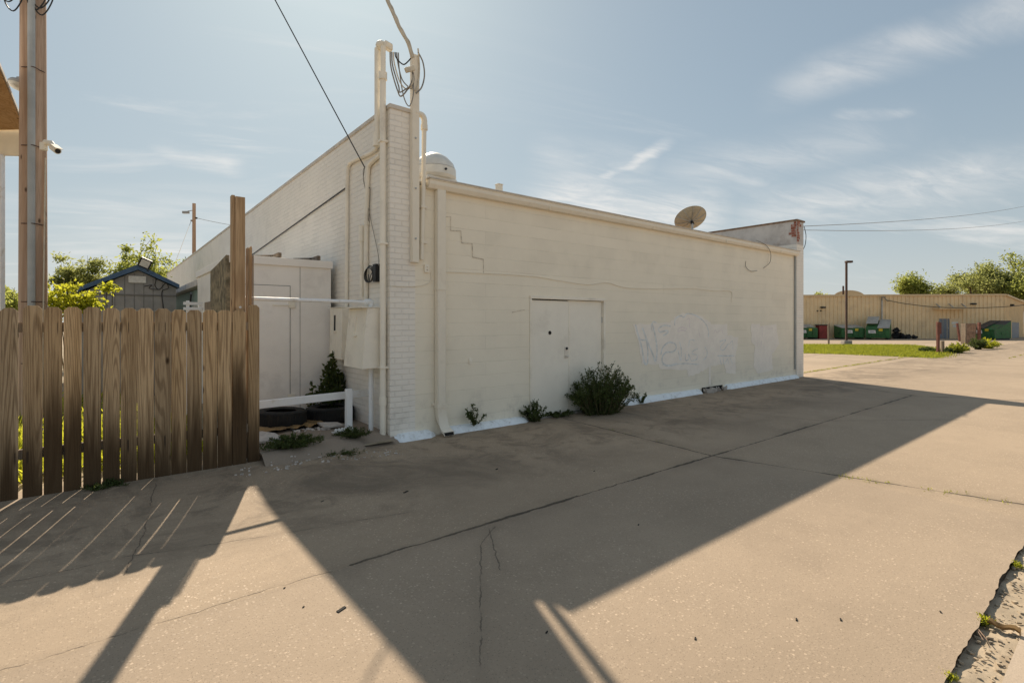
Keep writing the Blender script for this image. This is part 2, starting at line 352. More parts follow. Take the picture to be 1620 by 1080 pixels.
# ------------------------------------------------------------------ ground
def ss(a, b, x):
    t = min(1, max(0, (x-a)/(b-a))); return t*t*(3-2*t)
def alley_z(x, y): return .085*ss(4.6, 6.2, y)*(1-ss(1.5, 3.3, x))
def sheet(name, xs, ys, zf, m, label, cat, kind='structure', yj=None):
    b = MB(); nx, ny = len(xs), len(ys)
    b.v = [(x, y+(yj(x, y) if yj else 0), zf(x, y)) for x in xs for y in ys]
    b.f = [(i*ny+j, (i+1)*ny+j, (i+1)*ny+j+1, i*ny+j+1) for i in range(nx-1) for j in range(ny-1)]
    return setting(b.build(name, m), label, cat, kind)
lin = lambda a, b, n: [a+(b-a)*i/n for i in range(n+1)]
sheet('ground', [-600,-20,90,600], [-600,-20,90,600], lambda x, y: -.06, m_dirt, 'bare earth reaching the horizon', 'ground')
sheet('alley', lin(-15,-2,6)+lin(-1.8,1,14)+lin(1.05,9,160)+lin(10,90,40), [.60,.62,.70,1,2,3,4,4.6,4.9,5.2,5.5,5.8,6.0,6.2,6.47], alley_z, m_alley, 'worn concrete alley with seams and cracks', 'alley', yj=lambda x, y: (-.010+.006*math.sin(x*3.1)+.004*math.sin(x*11.3+1)+random.uniform(-.006,.006)) if y < .61 else 0)
sheet('parking_lot', lin(16.32,90,30), lin(6.47,60,20), lambda x, y: 0., m_lot, 'pale concrete lot beside the tan building', 'lot')
def dirt_z(x, y): return -.034+.010*math.sin(x*9.1+y*13)*math.sin(x*3.7)+.007*math.sin(y*41+x*23)+.006*math.sin(x*57)
sheet('dirt_strip', lin(-3,30,330), lin(.40,.597,7), dirt_z, m_dirt, 'crumbly dirt strip along the alley edge', 'dirt')
sheet('pavement', lin(-15,90,60), [-25,-20,-15,-10,-6,-3,-1,0,.2,.30,.36,.40,.43], lambda x, y: -.022, m_walk, 'pale concrete beside the alley', 'pavement')  # unseen stretch behind the camera extended and kept pale to bounce light onto walls
# broken outer lip of the alley slab
e = MB(); e.box(-15,.56,-.05,90,.599,-.006); 
yz = lambda x, y: .06+.03*math.sin(x*1.7)*math.sin(y*1.3)
sheet('yard', lin(-30,3.04,40), [6.31]+lin(6.6,7,2)+lin(7.5,42,40), lambda x, y: yz(x, y) if not (x > 1.2 and y < 9) else .05, m_yard, 'weedy dirt yard behind the wooden fence', 'yard')
# raised pad between fence end and building corner
p = MB(); xs = lin(1.36, 3.12, 22); ys = [5.93,5.99,6.06,6.15,6.3,6.6,7,7.5,8.6]
def pad_z(x, y):
    edge = 5.98+.42*ss(1.6, 3.05, x)+.02*math.sin(x*19); return alley_z(x, min(y,6.2))-.01+(.125-alley_z(x,6.2)*.2)*ss(edge-.06, edge+.16, y)+.006*math.sin(x*23+y*11)
p.v = [(x, y, pad_z(x, y)) for x in xs for y in ys]; n_ = len(ys)
p.f = [(i*n_+j, (i+1)*n_+j, (i+1)*n_+j+1, i*n_+j+1) for i in range(len(xs)-1) for j in range(n_-1)]
setting(p.build('concrete_pad', m_pad), 'raised stained concrete pad between fence end and building corner', 'pad')
PZ = lambda x, y: pad_z(x, y)

# ------------------------------------------------------------------ white building
YF = 6.48; XS = 3.05
B = thing('commercial_building', 'long white painted brick and block building with blank rear wall on the alley', 'building', (XS, YF, 0))
w = MB(); w.box(XS, YF, -.1, 3.43, 38.4, 4.56); sw = w.build('side_wall', m_brick, B)
w = MB(); w.box(XS-.02, YF-.02, 4.56, 3.45, 38.42, 4.62); w.build('coping', m_coping, sw, bevel=.008)
DX0, DX1, DZ = 5.60, 7.40, 2.03
w = MB(); w.box(3.43, YF+.002, -.1, DX0-.045, YF+.22, 3.58); w.box(DX1+.045, YF+.002, -.1, 15.80, YF+.22, 3.58); w.box(DX0-.045, YF+.002, DZ+.05, DX1+.045, YF+.22, 3.58)
rw = w.build('rear_wall', m_block, B)
# far side wall with bare brick showing at the top of its end
w = MB(); w.box(15.80, YF-.03, -.1, 16.27, 38.4, 3.9); fw = w.build('side_wall', m_brick, B)
w = MB(); w.box(15.80, YF-.03, 3.9, 16.27, 38.4, 4.58); w.build('parapet', m_parapet, fw)
w = MB(); w.box(15.77, YF-.06, 4.58, 16.32, 38.42, 4.63); w.build('coping', m_rust, fw, bevel=.006)
w = MB(); zz = 3.98
while zz < 4.57:
    h_ = min(.066, 4.575-zz); xa = 15.805+random.uniform(0,.03); xb = 15.90+random.uniform(-.02,.10)*(1 if zz < 4.4 else 2.2); w.box(xa, YF-.036-random.uniform(0,.003), zz, xb, YF-.02, zz+h_); zz += .076
w.build('bare_brick', m_oldred, fw)
w = MB(); zz = 4.12
while zz < 4.57: w.box(15.79, 6.46, zz, 15.80, 6.46+random.uniform(.06,.22), zz+min(.066, 4.575-zz)); zz += .076
w.build('bare_brick', m_oldred, fw)
w = MB(); w.box(3.43, YF, 3.585, 15.80, 38.3, 3.64); w.build('roof', m_roof, B)
# box gutter along the roof edge
gp = [(0,3.545),(-.085,3.545),(-.12,3.60),(-.12,3.655),(-.135,3.66),(-.135,3.672),(0,3.672)]
w = MB(); w.prism([(3.60, YF-.002+a, z) for a, z in gp], (12.18, 0, 0)); gu = w.build('gutter', m_trim, B, bevel=.004)
w = MB(); w.box(3.58, YF-.145, 3.674, 15.79, YF+.05, 3.69); w.build('drip_edge', m_coping, gu)
for i in range(4): w = MB(); w.box(5.9+i*2.9, YF-.124, 3.55, 5.915+i*2.9, YF-.0, 3.669); w.build('gutter_seam', m_trim, gu)
# near downspout, straight run and kicked-out shoe with flared mouth
w = MB(); w.box(3.735, YF-.105, .42, 3.875, YF-.004, 3.545)
dsp = w.build('downspout', m_trim, B, bevel=.012)
w = MB(); w.box(3.728, YF-.113, .40, 3.882, YF-.003, .455); w.box(3.69, YF-.03, .44, 3.735, YF-.004, .475); w.build('strap', m_trim, dsp)
w = MB(); w.box(3.728, YF-.112, 2.1, 3.882, YF-.003, 2.12); w.build('strap', m_trim, dsp)
pts = [(YF-.055,.42),(YF-.06,.30),(YF-.085,.19),(YF-.15,.10),(YF-.235,.045)]
w = MB(); k0 = 0
for i, (y, z) in enumerate(pts):
    a = (0,0,0,0.0,0); ny, nz = [(1,0),(1,.06),(.9,.42),(.62,.78),(.42,.9)][i]; hw = .068+.004*i; th = .05-(.006*i)
    for sx, sy in ((-1,-1),(1,-1),(1,1),(-1,1)): w.v.append((3.805+sx*hw+.01*i, y+sy*th*ny, max(.012, z+sy*th*nz)))
for i in range(4):
    for j in range(4): w.f.append((i*4+j, i*4+(j+1)%4, i*4+4+(j+1)%4, i*4+4+j))
w.build('downspout_shoe', m_trim, dsp)
q4 = [Vector(v_) for v_ in w.v[-4:]]; cc_ = sum(q4, Vector())/4; w = MB(); w.poly([cc_+(v_-cc_)*.86+Vector((0,-.002,-.001)) for v_ in q4]); w.build('shoe_mouth_shade', m_dark, dsp, smooth=False)  # flat near-black cap paints in the shade inside the open mouth
w = MB(); w.box(15.69, YF-.05, .25, 15.73, YF-.004, 3.545); w.build('downspout', m_greypvc, B, bevel=.01, label='thin grey downspout at the far end of the rear wall')
# double door
fr = MB(); fr.box(DX0-.043, YF-.016, 0, DX0, YF+.12, DZ); fr.box(DX1, YF-.016, 0, DX1+.043, YF+.12, DZ); fr.box(DX0-.043, YF-.022, DZ, DX1+.043, YF+.12, DZ+.048)
fr.build('door_frame', m_white, B, bevel=.004)
XM = 6.49
for (x0, x1, yo) in ((DX0+.006, XM-.004, .022), (XM+.007, DX1-.008, .038)):
    d = MB(); d.box(x0, YF+yo, .03, x1, YF+yo+.045, DZ-.008 if yo > .03 else DZ-.022); do = d.build('door', m_doorpaint, B, bevel=.004)
    if x0 < 6:
        h = MB(); h.lathe([(.034,0),(.032,.008),(.001,.010)], (6.035, YF+yo-.0005, 1.45), (0,-1,0), 14); h.build('peephole_plate', m_dark, do)
        h = MB(); h.lathe([(.022,0),(.022,.008),(.010,.010),(.010,.04),(.022,.048),(.024,.06),(.015,.07),(.001,.072)], (6.42, YF+yo, 1.03), (0,-1,0), 14); h.box(6.385, YF+yo-.004, .985, 6.465, YF+yo, 1.20); h.build('door_handle', m_fan, do)
        h = MB(); h.lathe([(.024,0),(.024,.012),(.001,.014)], (6.44, YF+yo-.005, 1.165), (0,-1,0), 12); h.build('deadbolt', m_black, do)
        for z in (.35, 1.62):
            h = MB(); h.tube([(x0-.004, YF+yo-.006, z), (x0-.004, YF+yo-.006, z+.11)], .009); h.build('hinge', m_steel, do)
    else:
        h = MB(); h.box(x0+.0, YF+yo-.006, .03, x0+.045, YF+yo-.0005, DZ-.04); h.build('astragal', m_white, do)
        for z in (.35, 1.62):
            h = MB(); h.tube([(x1+.004, YF+yo-.006, z), (x1+.004, YF+yo-.006, z+.11)], .009); h.build('hinge', m_steel, do)
th = MB(); th.box(DX0-.04, YF-.05, -.02, DX1+.04, YF+.2, .022); th.build('threshold', m_conc, B, bevel=.006)
# white painted concrete apron at the foot of the wall, broken near the middle
def apron(x0, x1, h0, h1, wd0, wd1):
    a = MB(); n = max(6, int((x1-x0)/.12)); prof = 6
    for i in range(n+1):
        x = x0+(x1-x0)*i/n; t_ = i/n; j1 = random.uniform(.96,1.04); hh = (h0+(h1-h0)*t_)*j1; wd = (wd0+(wd1-wd0)*t_)*random.uniform(.93,1.07)
        e_ = min(1, min(i, n-i)/1.2+.45)
        for k in range(prof):
            s_ = k/(prof-1); a.v.append((x, YF+.001-wd*s_*e_, hh*e_*(1-s_**2.6)-.01))
    for i in range(n):
        for k in range(prof-1): a.f.append((i*prof+k, i*prof+k+1, i*prof+prof+k+1, i*prof+prof+k))
    a.build('apron', m_apron, B)
apron(3.06, 3.73, .115, .11, .14, .13); apron(3.88, 5.50, .11, .09, .13, .15); apron(7.95, 10.75, .13, .11, .13, .13); apron(11.75, 15.9, .12, .10, .13, .12)
a = MB()
for k in range(26):
    c = Vector((random.uniform(10.8,11.75), YF-random.uniform(.02,.12), random.uniform(.01,.06))); r = random.uniform(.02,.06)
    a.obox(c, Vector((random.uniform(-1,1),random.uniform(-.5,.5),random.uniform(-.3,.3)))*r*1.5, Vector((random.uniform(-.4,.4),random.uniform(-1,1),random.uniform(-.5,.5)))*r, Vector((0,random.uniform(-.3,.3),1))*r*.6)
a.build('broken_apron', m_rock, B)
a = MB(); a.box(10.8, YF-.012, .0, 11.7, YF-.001, .11); a.build('apron_gap_strip', m_dark, B)  # near-black strip on the wall where the apron is broken away
# stair-step crack, nail stains and old paint-outs on the rear wall
def ribbon(b, pts, wdt, y, jit=0.):
    pts = [Vector(q) for q in pts]
    for i in range(len(pts)-1):
        t_ = (pts[i+1]-pts[i]); 
        if t_.length < 1e-5: continue
        nrm = Vector((-t_.z, 0, t_.x)).normalized()*wdt/2*random.uniform(1-jit, 1+jit); ex = t_.normalized()*wdt*.35
        p0, p1 = pts[i]-ex, pts[i+1]+ex
        b.poly([(q.x, y-random.uniform(0,.0006), q.z) for q in (p0-nrm, p1-nrm, p1+nrm, p0+nrm)])
zc = lambda x, y: PY(500+x/3.6, 200+y/3.6, YF)
cr = MB(); ribbon(cr, [zc(*q) for q in ((738,515),(766,516),(766,594),(824,596),(829,664),(889,669),(891,745),(952,757),(954,832))], .012, YF-.003, .5)
cr.build('wall_crack', m_crack, rw)
for pp, w_ in ((((1216,402),(1214,420)), .006), (((1222,465),(1221,473)), .015), (((810,494),(824,491),(830,490)), .010)): cr = MB(); ribbon(cr, [PY(x, y, YF) for x, y in pp], w_, YF-.003, .5); cr.build('wall_scrape', m_crack, rw)
zg = lambda x, y: PY(990+x/6.231, 480+y/6.231, YF)
def blob(poly, y, dens=5, j=.02):
    out = []
    for i in range(len(poly)):
        a_, b_ = Vector(zg(*poly[i])), Vector(zg(*poly[(i+1)%len(poly)]))
        for k in range(dens): q = a_.lerp(b_, k/dens); out.append((q.x+random.uniform(-j,j), y, q.z+random.uniform(-j,j)))
    return out
g = MB(); g.prism(blob([(70,200),(250,196),(440,186),(480,130),(560,95),(680,100),(800,160),(840,198),(1000,205),(1000,312),(1105,330),(1100,420),(1080,520),(1085,690),(990,690),(970,600),(820,620),(800,645),(700,690),(620,722),(600,650),(340,645),(320,600),(160,590),(130,440)], YF-.001), (0,-.0015,0))
g.prism([(q.x, YF-.001, q.z) for q in (zg(815,615), zg(838,615), zg(836,800), zg(820,800))], (0,-.0012,0)); g.build('paint_patch', m_patch, rw, smooth=False)
g = MB(); g.prism(blob([(1230,205),(1320,195),(1330,230),(1480,200),(1510,400),(1440,500),(1450,650),(1300,690),(1260,620),(1270,420),(1240,380)], YF-.001), (0,-.0015,0)); g.build('paint_patch', m_patch, rw, smooth=False)
strokes = [([(95,215),(120,310),(160,450),(180,575),(210,590),(216,500),(212,420),(190,320),(165,245),(215,380),(265,500),(290,565),(303,520),(305,430),(285,300),(258,195)], .045),
  ([(110,260),(140,350),(190,360)], .03), ([(440,225),(380,215),(325,245),(335,280),(400,268),(415,285),(370,315)], .03), ([(300,190),(270,180),(250,220),(260,270)], .025),
  ([(480,210),(490,150),(540,122),(570,135),(605,100),(680,115),(750,160),(795,215),(812,270),(815,330)], .03),
  ([(345,500),(365,430),(420,385),(480,395),(495,440),(460,475),(395,482),(362,520),(358,570),(390,605),(440,610),(500,590)], .035),
  ([(530,380),(545,450),(540,560),(515,470)], .028), ([(585,500),(590,560),(620,545),(618,500),(640,555)], .022), ([(705,445),(660,470),(655,495),(700,510),(695,550),(645,565)], .022),
  ([(780,430),(800,470),(795,520),(768,552)], .025), ([(360,600),(420,618),(500,600),(580,590),(650,595),(720,600)], .022), ([(620,420),(630,360),(680,365)], .02),
  ([(925,375),(985,360),(930,430),(960,460),(1010,395)], .022), ([(905,515),(1060,515)], .028), ([(925,530),(940,600)], .022), ([(960,540),(970,600),(1000,545),(1010,590)], .02), ([(1030,540),(1050,590)], .02), ([(1020,400),(1050,370),(1055,450)], .018)]
for pts_, wd_ in strokes: g = MB(); ribbon(g, smooth_path([zg(*q) for q in pts_], 5), wd_, YF-.0035, .25); g.build('graffiti', m_graf, rw, smooth=False)
for pts_, wd_ in (([(600,250),(560,235),(520,245),(515,275),(550,262),(590,270)], .022), ([(600,160),(625,150),(630,240)], .02), ([(870,290),(880,260),(900,285),(940,255),(955,290)], .018), ([(1330,240),(1350,230),(1345,300),(1330,480)], .02), ([(1290,320),(1300,420)], .018), ([(1400,250),(1450,245)], .018), ([(715,250),(730,330)], .018)): g = MB(); ribbon(g, smooth_path([zg(*q) for q in pts_], 5), wd_, YF-.0035, .25); g.build('graffiti', m_graf2, rw, smooth=False)
# dirt splashes by the door
# ------------------------------------------------------------------ services fixed to the building corner
o = thing('service_conduit', 'pair of thick white service conduits up the building corner with a weatherhead on top', 'conduit', (XS, YF, 0))
cA = PX(610.5, 440, XS-.07); cB = Vector((XS-.055, YF+.34, 0)); ax, ay = XS-.062, YF+.10
c = MB(); c.tube([(ax, ay, .05), (ax, ay, 4.98)], .042, 14); pa = c.build('conduit_pipe', m_white, o)
c = MB(); c.tube([(ax, ay, 4.96), (ax, ay, 5.06)], .058, 14); c.build('coupling', m_white, pa)
c = MB(); c.tube([(ax, ay, .50), (ax, ay, .60)], .052, 14); c.build('coupling', m_white, pa)
c = MB(); c.tube([(ax+.005, ay, 5.05), (ax+.005, ay, 5.42)], .034, 12); c.build('conduit_pipe', m_white, o)
bx, by = XS-.06, YF+.27
c = MB(); c.tube([(bx, by, 4.16), (bx, by, 5.46)], .046, 14); c.build('conduit_pipe', m_white, o)
c = MB(); c.tube([(bx, by+.02, 4.10), (bx, by+.02, 4.30)], .056, 14); c.build('coupling', m_white, o)
c = MB(); c.sphere((XS-.04, ay+.10, 5.48), .078, 8, .85); c.obox((XS+.02, ay+.02, 5.455), (.06,0,-.012), (0,.05,0), (0,0,.048)); c.build('weatherhead', m_trim, o, bevel=.02)
for z in (1.0, 2.7, 4.1):
    c = MB(); c.box(XS-.115, ay-.05, z, XS-.002, ay+.052, z+.03); c.build('strap', m_white, o, bevel=.004)
mx, my = 3.39, YF-.05
o = thing('service_mast', 'tall white square mast bolted to the building corner carrying the service drop', 'mast', (mx, my, 2.46))
c = MB(); c.box(mx-.047, my-.035, 2.47, mx+.062, my+.045, 5.37); c.build('mast_beam', m_trim, o, bevel=.006)
for z in (2.8, 3.5, 4.2):
    c = MB(); c.lathe([(.014,0),(.014,.012),(.001,.016)], (mx, my-.035, z), (0,-1,0), 8); c.build('bolt', m_steel, o)
px_ = 3.535
o = thing('vent_pipe', 'thin white pipe with an elbow at its top beside the service mast', 'pipe', (px_, YF-.07, 2.5))
c = MB(); c.tube([(px_-.03, YF-.05, 2.52), (px_, YF-.05, 3.7), (px_+.01, YF-.05, 4.46)], [.03,.032,.034], 12); c.build('pipe_run', m_trim, o)
c = MB(); c.tube(smooth_path([(px_+.01, YF-.05, 4.42), (px_+.01, YF-.05, 4.50), (px_-.02, YF-.05, 4.555), (px_-.07, YF-.05, 4.565), (px_-.13, YF-.05, 4.565)], 4), .042, 12); c.tube([(px_+.01,YF-.05,4.36),(px_+.01,YF-.05,4.43)], .05, 12); c.build('elbow', m_trim, o)
for z in (2.75, 3.25):
    c = MB(); c.box(px_-.05, YF-.085, z, px_+.045, YF-.002, z+.03); c.build('strap', m_trim, o)
# looping conductors and the service drop
wh = Vector((XS+.09, ay-.0, 5.40)); mt = Vector((mx, my-.045, 5.0))
o = thing('conductor_loops', 'tangle of looped cables hanging between weatherhead and mast', 'cables', (mx, my, 5.0))
for k, (dz, ex, r, m_) in enumerate(((.50,-.01,.010,m_wiregrey),(.44,-.05,.010,m_wiregrey),(.36,.04,.009,m_wirewhite),(.17,.0,.009,m_wire),(.30,.07,.009,m_wiregrey),(.54,.03,.008,m_wiregrey))):
    a = wh+Vector((-.045+.02*k, -.01*k, -.02)); b = mt+Vector((-.06+.01*(k%2), -.012*(k%3), .12-.035*k if k != 3 else .36)); mid = (a+b)/2
    c = MB(); c.tube(smooth_path([a, a+Vector((.005,-.02,-dz*.45)), a.lerp(b,.28)+Vector((0,-.03,-dz*.92)), mid+Vector((ex,-.04,-dz)), b+Vector((-.02,-.03,-dz*.35)), b], 6), r, 6); c.build('cable_loop', m_, o)
c = MB(); c.obox(mt+Vector((-.11,-.03,.11)), (.065,0,.035), (0,.025,0), (-.015,0,.03)); c.build('splice_cover', m_wirewhite, o, bevel=.01)
c = MB(); c.tube(smooth_path([(mx+.03,my-.05,5.40),(mx+.10,my-.06,5.28),(mx+.125,my-.06,5.10),(mx+.08,my-.06,4.92),(mx+.0,my-.05,4.82)], 6), .010, 6); c.build('cable_loop', m_wiregrey, o)
c = MB(); c.tube(smooth_path([(mx+.03,my-.05,5.45),(mx+.05,my-.05,5.2),(mx+.03,my-.055,4.95),(mx-.01,my-.05,4.85)], 6), .011, 6); c.build('cable_loop', m_wirewhite, o)
UP = Vector((-.95, 11.0, 0))   # utility pole foot
c = MB(); pd = [D(652,92,6.98), D(645,68,6.95), D(632,45,6.92), D(622,22,6.9), D(612,0,6.88), D(596,-40,6.8), D(560,-130,6.7)]
pd = smooth_path(pd+[Vector((.4,8.2,10.6)), UP+Vector((0,-.1,13.2))], 6); c.tube(pd, .021, 8); c.tube([q+Vector((.025,0,.012+.01*math.sin(i*1.3))) for i, q in enumerate(pd)], .012, 6)
tag(c.build('service_drop', m_wirewhite), 'thick twisted pale cable dropping from above onto the service mast', 'cable')
tp = PX(577, 265, XS-.03)
c = MB(); c.tube([tp, D(435,0,7.45), UP+Vector((.1,0,13.6))], .0085, 6)
tag(c.build('phone_drop', m_wire), 'thin taut black wire slanting down to the brick side wall', 'cable')
c = MB(); c.tube(smooth_path([tp, tp+Vector((-.01,.03,-.1)), PX(583,330,XS-.02), PX(598,400,XS-.03), PX(599,420,XS-.04)], 6), .005, 5)
c.tube(smooth_path([tp, PX(575,285,XS-.03), PX(580,300,XS-.02), PX(586,300,XS-.02), PX(583,350,XS-.02)], 6), .005, 5)
tag(c.build('drop_wire', m_wiregrey), 'slack wires running down the brick from the wire anchor to the black box', 'cable')
def conduit(pts, r, label, m_=None, extra=()):
    o = thing('conduit', label, 'conduit', pts[-1], 'conduits on the brick side wall'); c = MB(); c.tube(pts, r, 10); c.build('conduit_pipe', m_ or m_white, o)
    for (a, b, rr) in extra: c = MB(); c.tube([a, b], rr, 10); c.build('coupling', m_ or m_white, o)
    return o
q = lambda x, y, off=.035: PX(x, y, XS-off)
conduit(smooth_path([q(601,186), q(600,215), q(598,228), q(590,240), q(560,254), q(552,261), q(550,272), q(549,290)], 4)+[q(549,330), q(548,488)], .028, 'white conduit with a long bend running down into the narrow electric box', extra=[(q(548,440), q(548,446), .036)])
conduit(smooth_path([q(601,246), q(592,253), q(584,262), q(582,275), q(581,300)], 4)+[q(580,340), q(579,484)], .032, 'white conduit ending between the two electric boxes after a short bend', extra=[(q(580,350), q(580,356), .04), (q(579.5,412), q(579.5,417), .04)])
conduit([q(572,378,.05), q(572,470,.05)], .028, 'short white conduit with a fat upper sleeve', extra=[(q(572,357,.05), q(572,382,.05), .045)])
# black splice box with coil
bp = q(599.5, 418, .0); bq = q(599.5, 446, .0)
o = thing('splice_box', 'small black cable box with a coil of wire on the brick side wall', 'cable box', (XS, bq.y, bq.z))
c = MB(); c.box(XS-.075, bp.y-.055, bq.z, XS-.004, bp.y+.055, bp.z); c.build('box_body', m_black, o, bevel=.006)
c = MB()
for k in range(3):
    cc = Vector((XS-.05-.012*k, bp.y+.20, (bp.z+bq.z)/2-.01*k)); c.tube([cc+Vector((0, (.13+.01*k)*math.cos(a_), (.12-.008*k)*math.sin(a_))) for a_ in [2*math.pi*i/20 for i in range(21)]], .007, 5, False)
c.tube(smooth_path([(XS-.05,bp.y,bq.z+.22),(XS-.07,bp.y+.12,bq.z+.10),(XS-.06,bp.y+.2,bq.z+.02),(XS-.05,bp.y+.26,bq.z+.12)],5), .006, 5); c.build('wire_coil', m_wire, o)
# two electric boxes
def ebox(x_out_t, x_out_b, y0, y1, z0, z1, label, slot, skew=0.):
    o = thing('electric_box', label, 'electric box', (XS, (y0+y1)/2, z0), 'electric boxes on the brick side wall')
    c = MB(); c.v = [(XS-.004,y0,z1),(XS-.004,y1,z1),(x_out_t,y1,z1),(x_out_t,y0,z1),(XS-.004,y0,z0),(XS-.004,y1,z0),(x_out_b,y1,z0),(x_out_b,y0,z0)]
    c.f = [(0,1,2,3)[::-1],(4,5,6,7),(3,2,6,7)[::-1],(0,3,7,4)[::-1],(1,5,6,2)[::-1]]; c.f = [t_[::-1] for t_ in c.f]; bd = c.build('cabinet', m_white, o, bevel=.006)
    xm = lambda z: x_out_b+(x_out_t-x_out_b)*(z-z0)/(z1-z0)
    c = MB(); zA, zB = z0+(z1-z0)*.55, z0+(z1-z0)*.86; ym = y0+(y1-y0)*.55
    c.obox((xm((zA+zB)/2)-.006, ym, (zA+zB)/2), (.006,0,0), (0,.022,0), ((xm(zB)-xm(zA))/2,0,(zB-zA)/2)); c.build('switch_slot', slot, o)
    c = MB(); c.obox((xm(zA)-.02, ym-.03, zA-.01), (.018,0,0), (0,.05,0), (0,0,.012)); c.build('latch', m_white, o, bevel=.004)
    c = MB(); c.box(min(x_out_t,x_out_b)-.004, y0-.012, z1+.002, XS-.005, y1+.012, z1+.014); c.build('box_lid', m_white, o)
ebox(XS-.16, XS-.17, PX(541,520,XS-.16).y, PX(522,520,XS-.16).y, 1.05, 1.86, 'narrow white electric box with a black slot beside the shed', m_black)
ebox(XS-.25, XS-.33, PX(577,520,XS-.29).y, PX(548,520,XS-.29).y, 1.0, 1.83, 'wide white electric box leaning out at the bottom nearest the alley', m_white)
# small outlet box on the pilaster and its wire
ob = PY(674, 425, YF)
o = thing('outlet_box', 'small white junction box on the wall below the mast', 'junction box', (ob.x, YF, ob.z-.06)); c = MB(); c.box(ob.x-.035, YF-.035, ob.z-.055, ob.x+.035, YF-.001, ob.z+.055); c.build('box_body', m_white, o, bevel=.005)
c = MB(); c.lathe([(.012,0),(.012,.006),(.001,.008)], (ob.x, YF-.036, ob.z+.02), (0,-1,0), 8); c.lathe([(.012,0),(.012,.006),(.001,.008)], (ob.x, YF-.036, ob.z-.02), (0,-1,0), 8); c.build('socket', m_crack, o)
def wallwire(pts, label, r=.005, m_=None):
    c = MB(); c.tube(smooth_path([PY(x, y, YF-.008) for x, y in pts], 5), r, 6); return tag(c.build('wall_wire', m_ or m_trim), label, 'cable')
wallwire([(618,452),(640,453),(665,452),(680,446),(682,430)], 'thin painted wire curving across the pilaster under the junction box')
wallwire([(705,430),(730,431),(800,434),(850,438),(880,443),(930,450),(960,447),(990,455),(1040,457),(1090,456),(1130,460),(1156,461),(1157,478)], 'long painted wire sagging across the block wall above the double door', .0055)
c = MB(); c.tube(smooth_path([PY(1196,380,YF-.16), PY(1212,388,YF-.15), PY(1219,400,YF-.13), PY(1218,415,YF-.06), PY(1208,424,YF-.02)], 6), .007, 6); c.tube(smooth_path([PY(1180,413,YF-.01), PY(1180,422,YF-.02), PY(1188,429,YF-.02), PY(1198,428,YF-.02)], 6), .006, 6)
tag(c.build('loose_wire', m_wiregrey), 'loose wire drooping off the gutter near the far end of the wall', 'cable')
bx_ = PY(744, 571, YF); o = MB(); o.box(bx_.x-.028, YF-.014, bx_.z-.045, bx_.x+.028, YF-.001, bx_.z+.045); o.box(bx_.x-.012, YF-.02, bx_.z-.02, bx_.x+.012, YF-.013, bx_.z+.02)
tag(o.build('wall_plate', m_white, bevel=.003), 'small white cover plate low on the block wall right of the downspout', 'cover plate')
# wire running along the side wall
c = MB(); c.tube([q(549,296,.02), PX(400,402,XS-.02), PX(330,452,XS-.02)], .012, 6); tag(c.build('wall_cable', m_wire), 'dark cable slanting along the upper brick side wall', 'cable')
# ------------------------------------------------------------------ things on the roof
fb = PY(687, 284, 8.2); FR = .40
o = thing('exhaust_fan', 'round white spun metal exhaust fan on the roof edge behind the mast', 'exhaust fan', (fb.x, 8.2, 3.64))
cz = fb.z
c = MB(); c.box(fb.x-.3, 7.9, 3.64, fb.x+.3, 8.5, cz-.02); c.build('curb', m_fan, o, bevel=.01)
c = MB(); c.lathe([(.22,cz-.04),(FR-.04,cz-.02),(FR,cz+.03),(FR-.005,cz+.17),(FR-.02,cz+.175)], (fb.x,8.2,0), n=28); c.build('fan_skirt', m_fan, o)
c = MB(); c.lathe([(FR-.012,cz+.178),(FR-.045,cz+.27),(FR-.15,cz+.385),(.12,cz+.46),(.001,cz+.47)], (fb.x,8.2,0), n=28); c.build('fan_dome', m_fan, o)
c = MB(); c.lathe([(.022,0),(.022,.02),(.001,.022)], (fb.x+.0,8.2-FR-.0,cz+.10), (0,-1,0), 10); c.build('bolt', m_black, o)
vb = PY(789.5, 303, 7.6); c = MB(); c.box(vb.x-.05, 7.55, 3.64, vb.x+.05, 7.65, vb.z+.12); c.box(vb.x-.06, 7.54, vb.z+.121, vb.x+.06, 7.66, vb.z+.135)
tag(c.build('roof_vent', m_trim, bevel=.004), 'small square vent stub poking above the gutter', 'vent')
dc = PY(1094, 350, 10.2); dist = math.hypot(dc.x, dc.y); R_ = 24.5/807*(dc.x*FA+dc.y*FB)
o = thing('satellite_dish', 'round mesh satellite dish on the roof near the far end', 'satellite dish', (dc.x, dc.y, 3.64))
dax = Vector((-.60,-.55,.34)).normalized()      # boresight leans up and towards the alley
dax = Vector((.34,.52,.78)).normalized()
c = MB(); c.lathe([(R_*t_, .28*R_*t_*t_) for t_ in (.02,.2,.4,.6,.8,.93,1.)]+[(R_*1.02,.29*R_),(R_*.98,.27*R_)], dc, dax, 36); dish = c.build('reflector', m_dish, o)
u_ = dax.orthogonal().normalized(); w_ = dax.cross(u_)
for k in range(10):
    a_ = 2*math.pi*k/10; dd = u_*math.cos(a_)+w_*math.sin(a_)
    c = MB(); c.tube([dc+dd*R_*t_+dax*(.28*R_*t_*t_-.012) for t_ in (.05,.35,.65,1.)], .009, 5); c.build('rib', m_steel, dish)
c = MB(); c.tube([dc-dax*.02, dc-dax*.14], [.05,.06], 10); c.build('hub', m_black, o)
c = MB(); c.tube([dc-dax*.12, (dc.x,dc.y,3.64)], .035, 10); c.build('stand', m_steel, o)
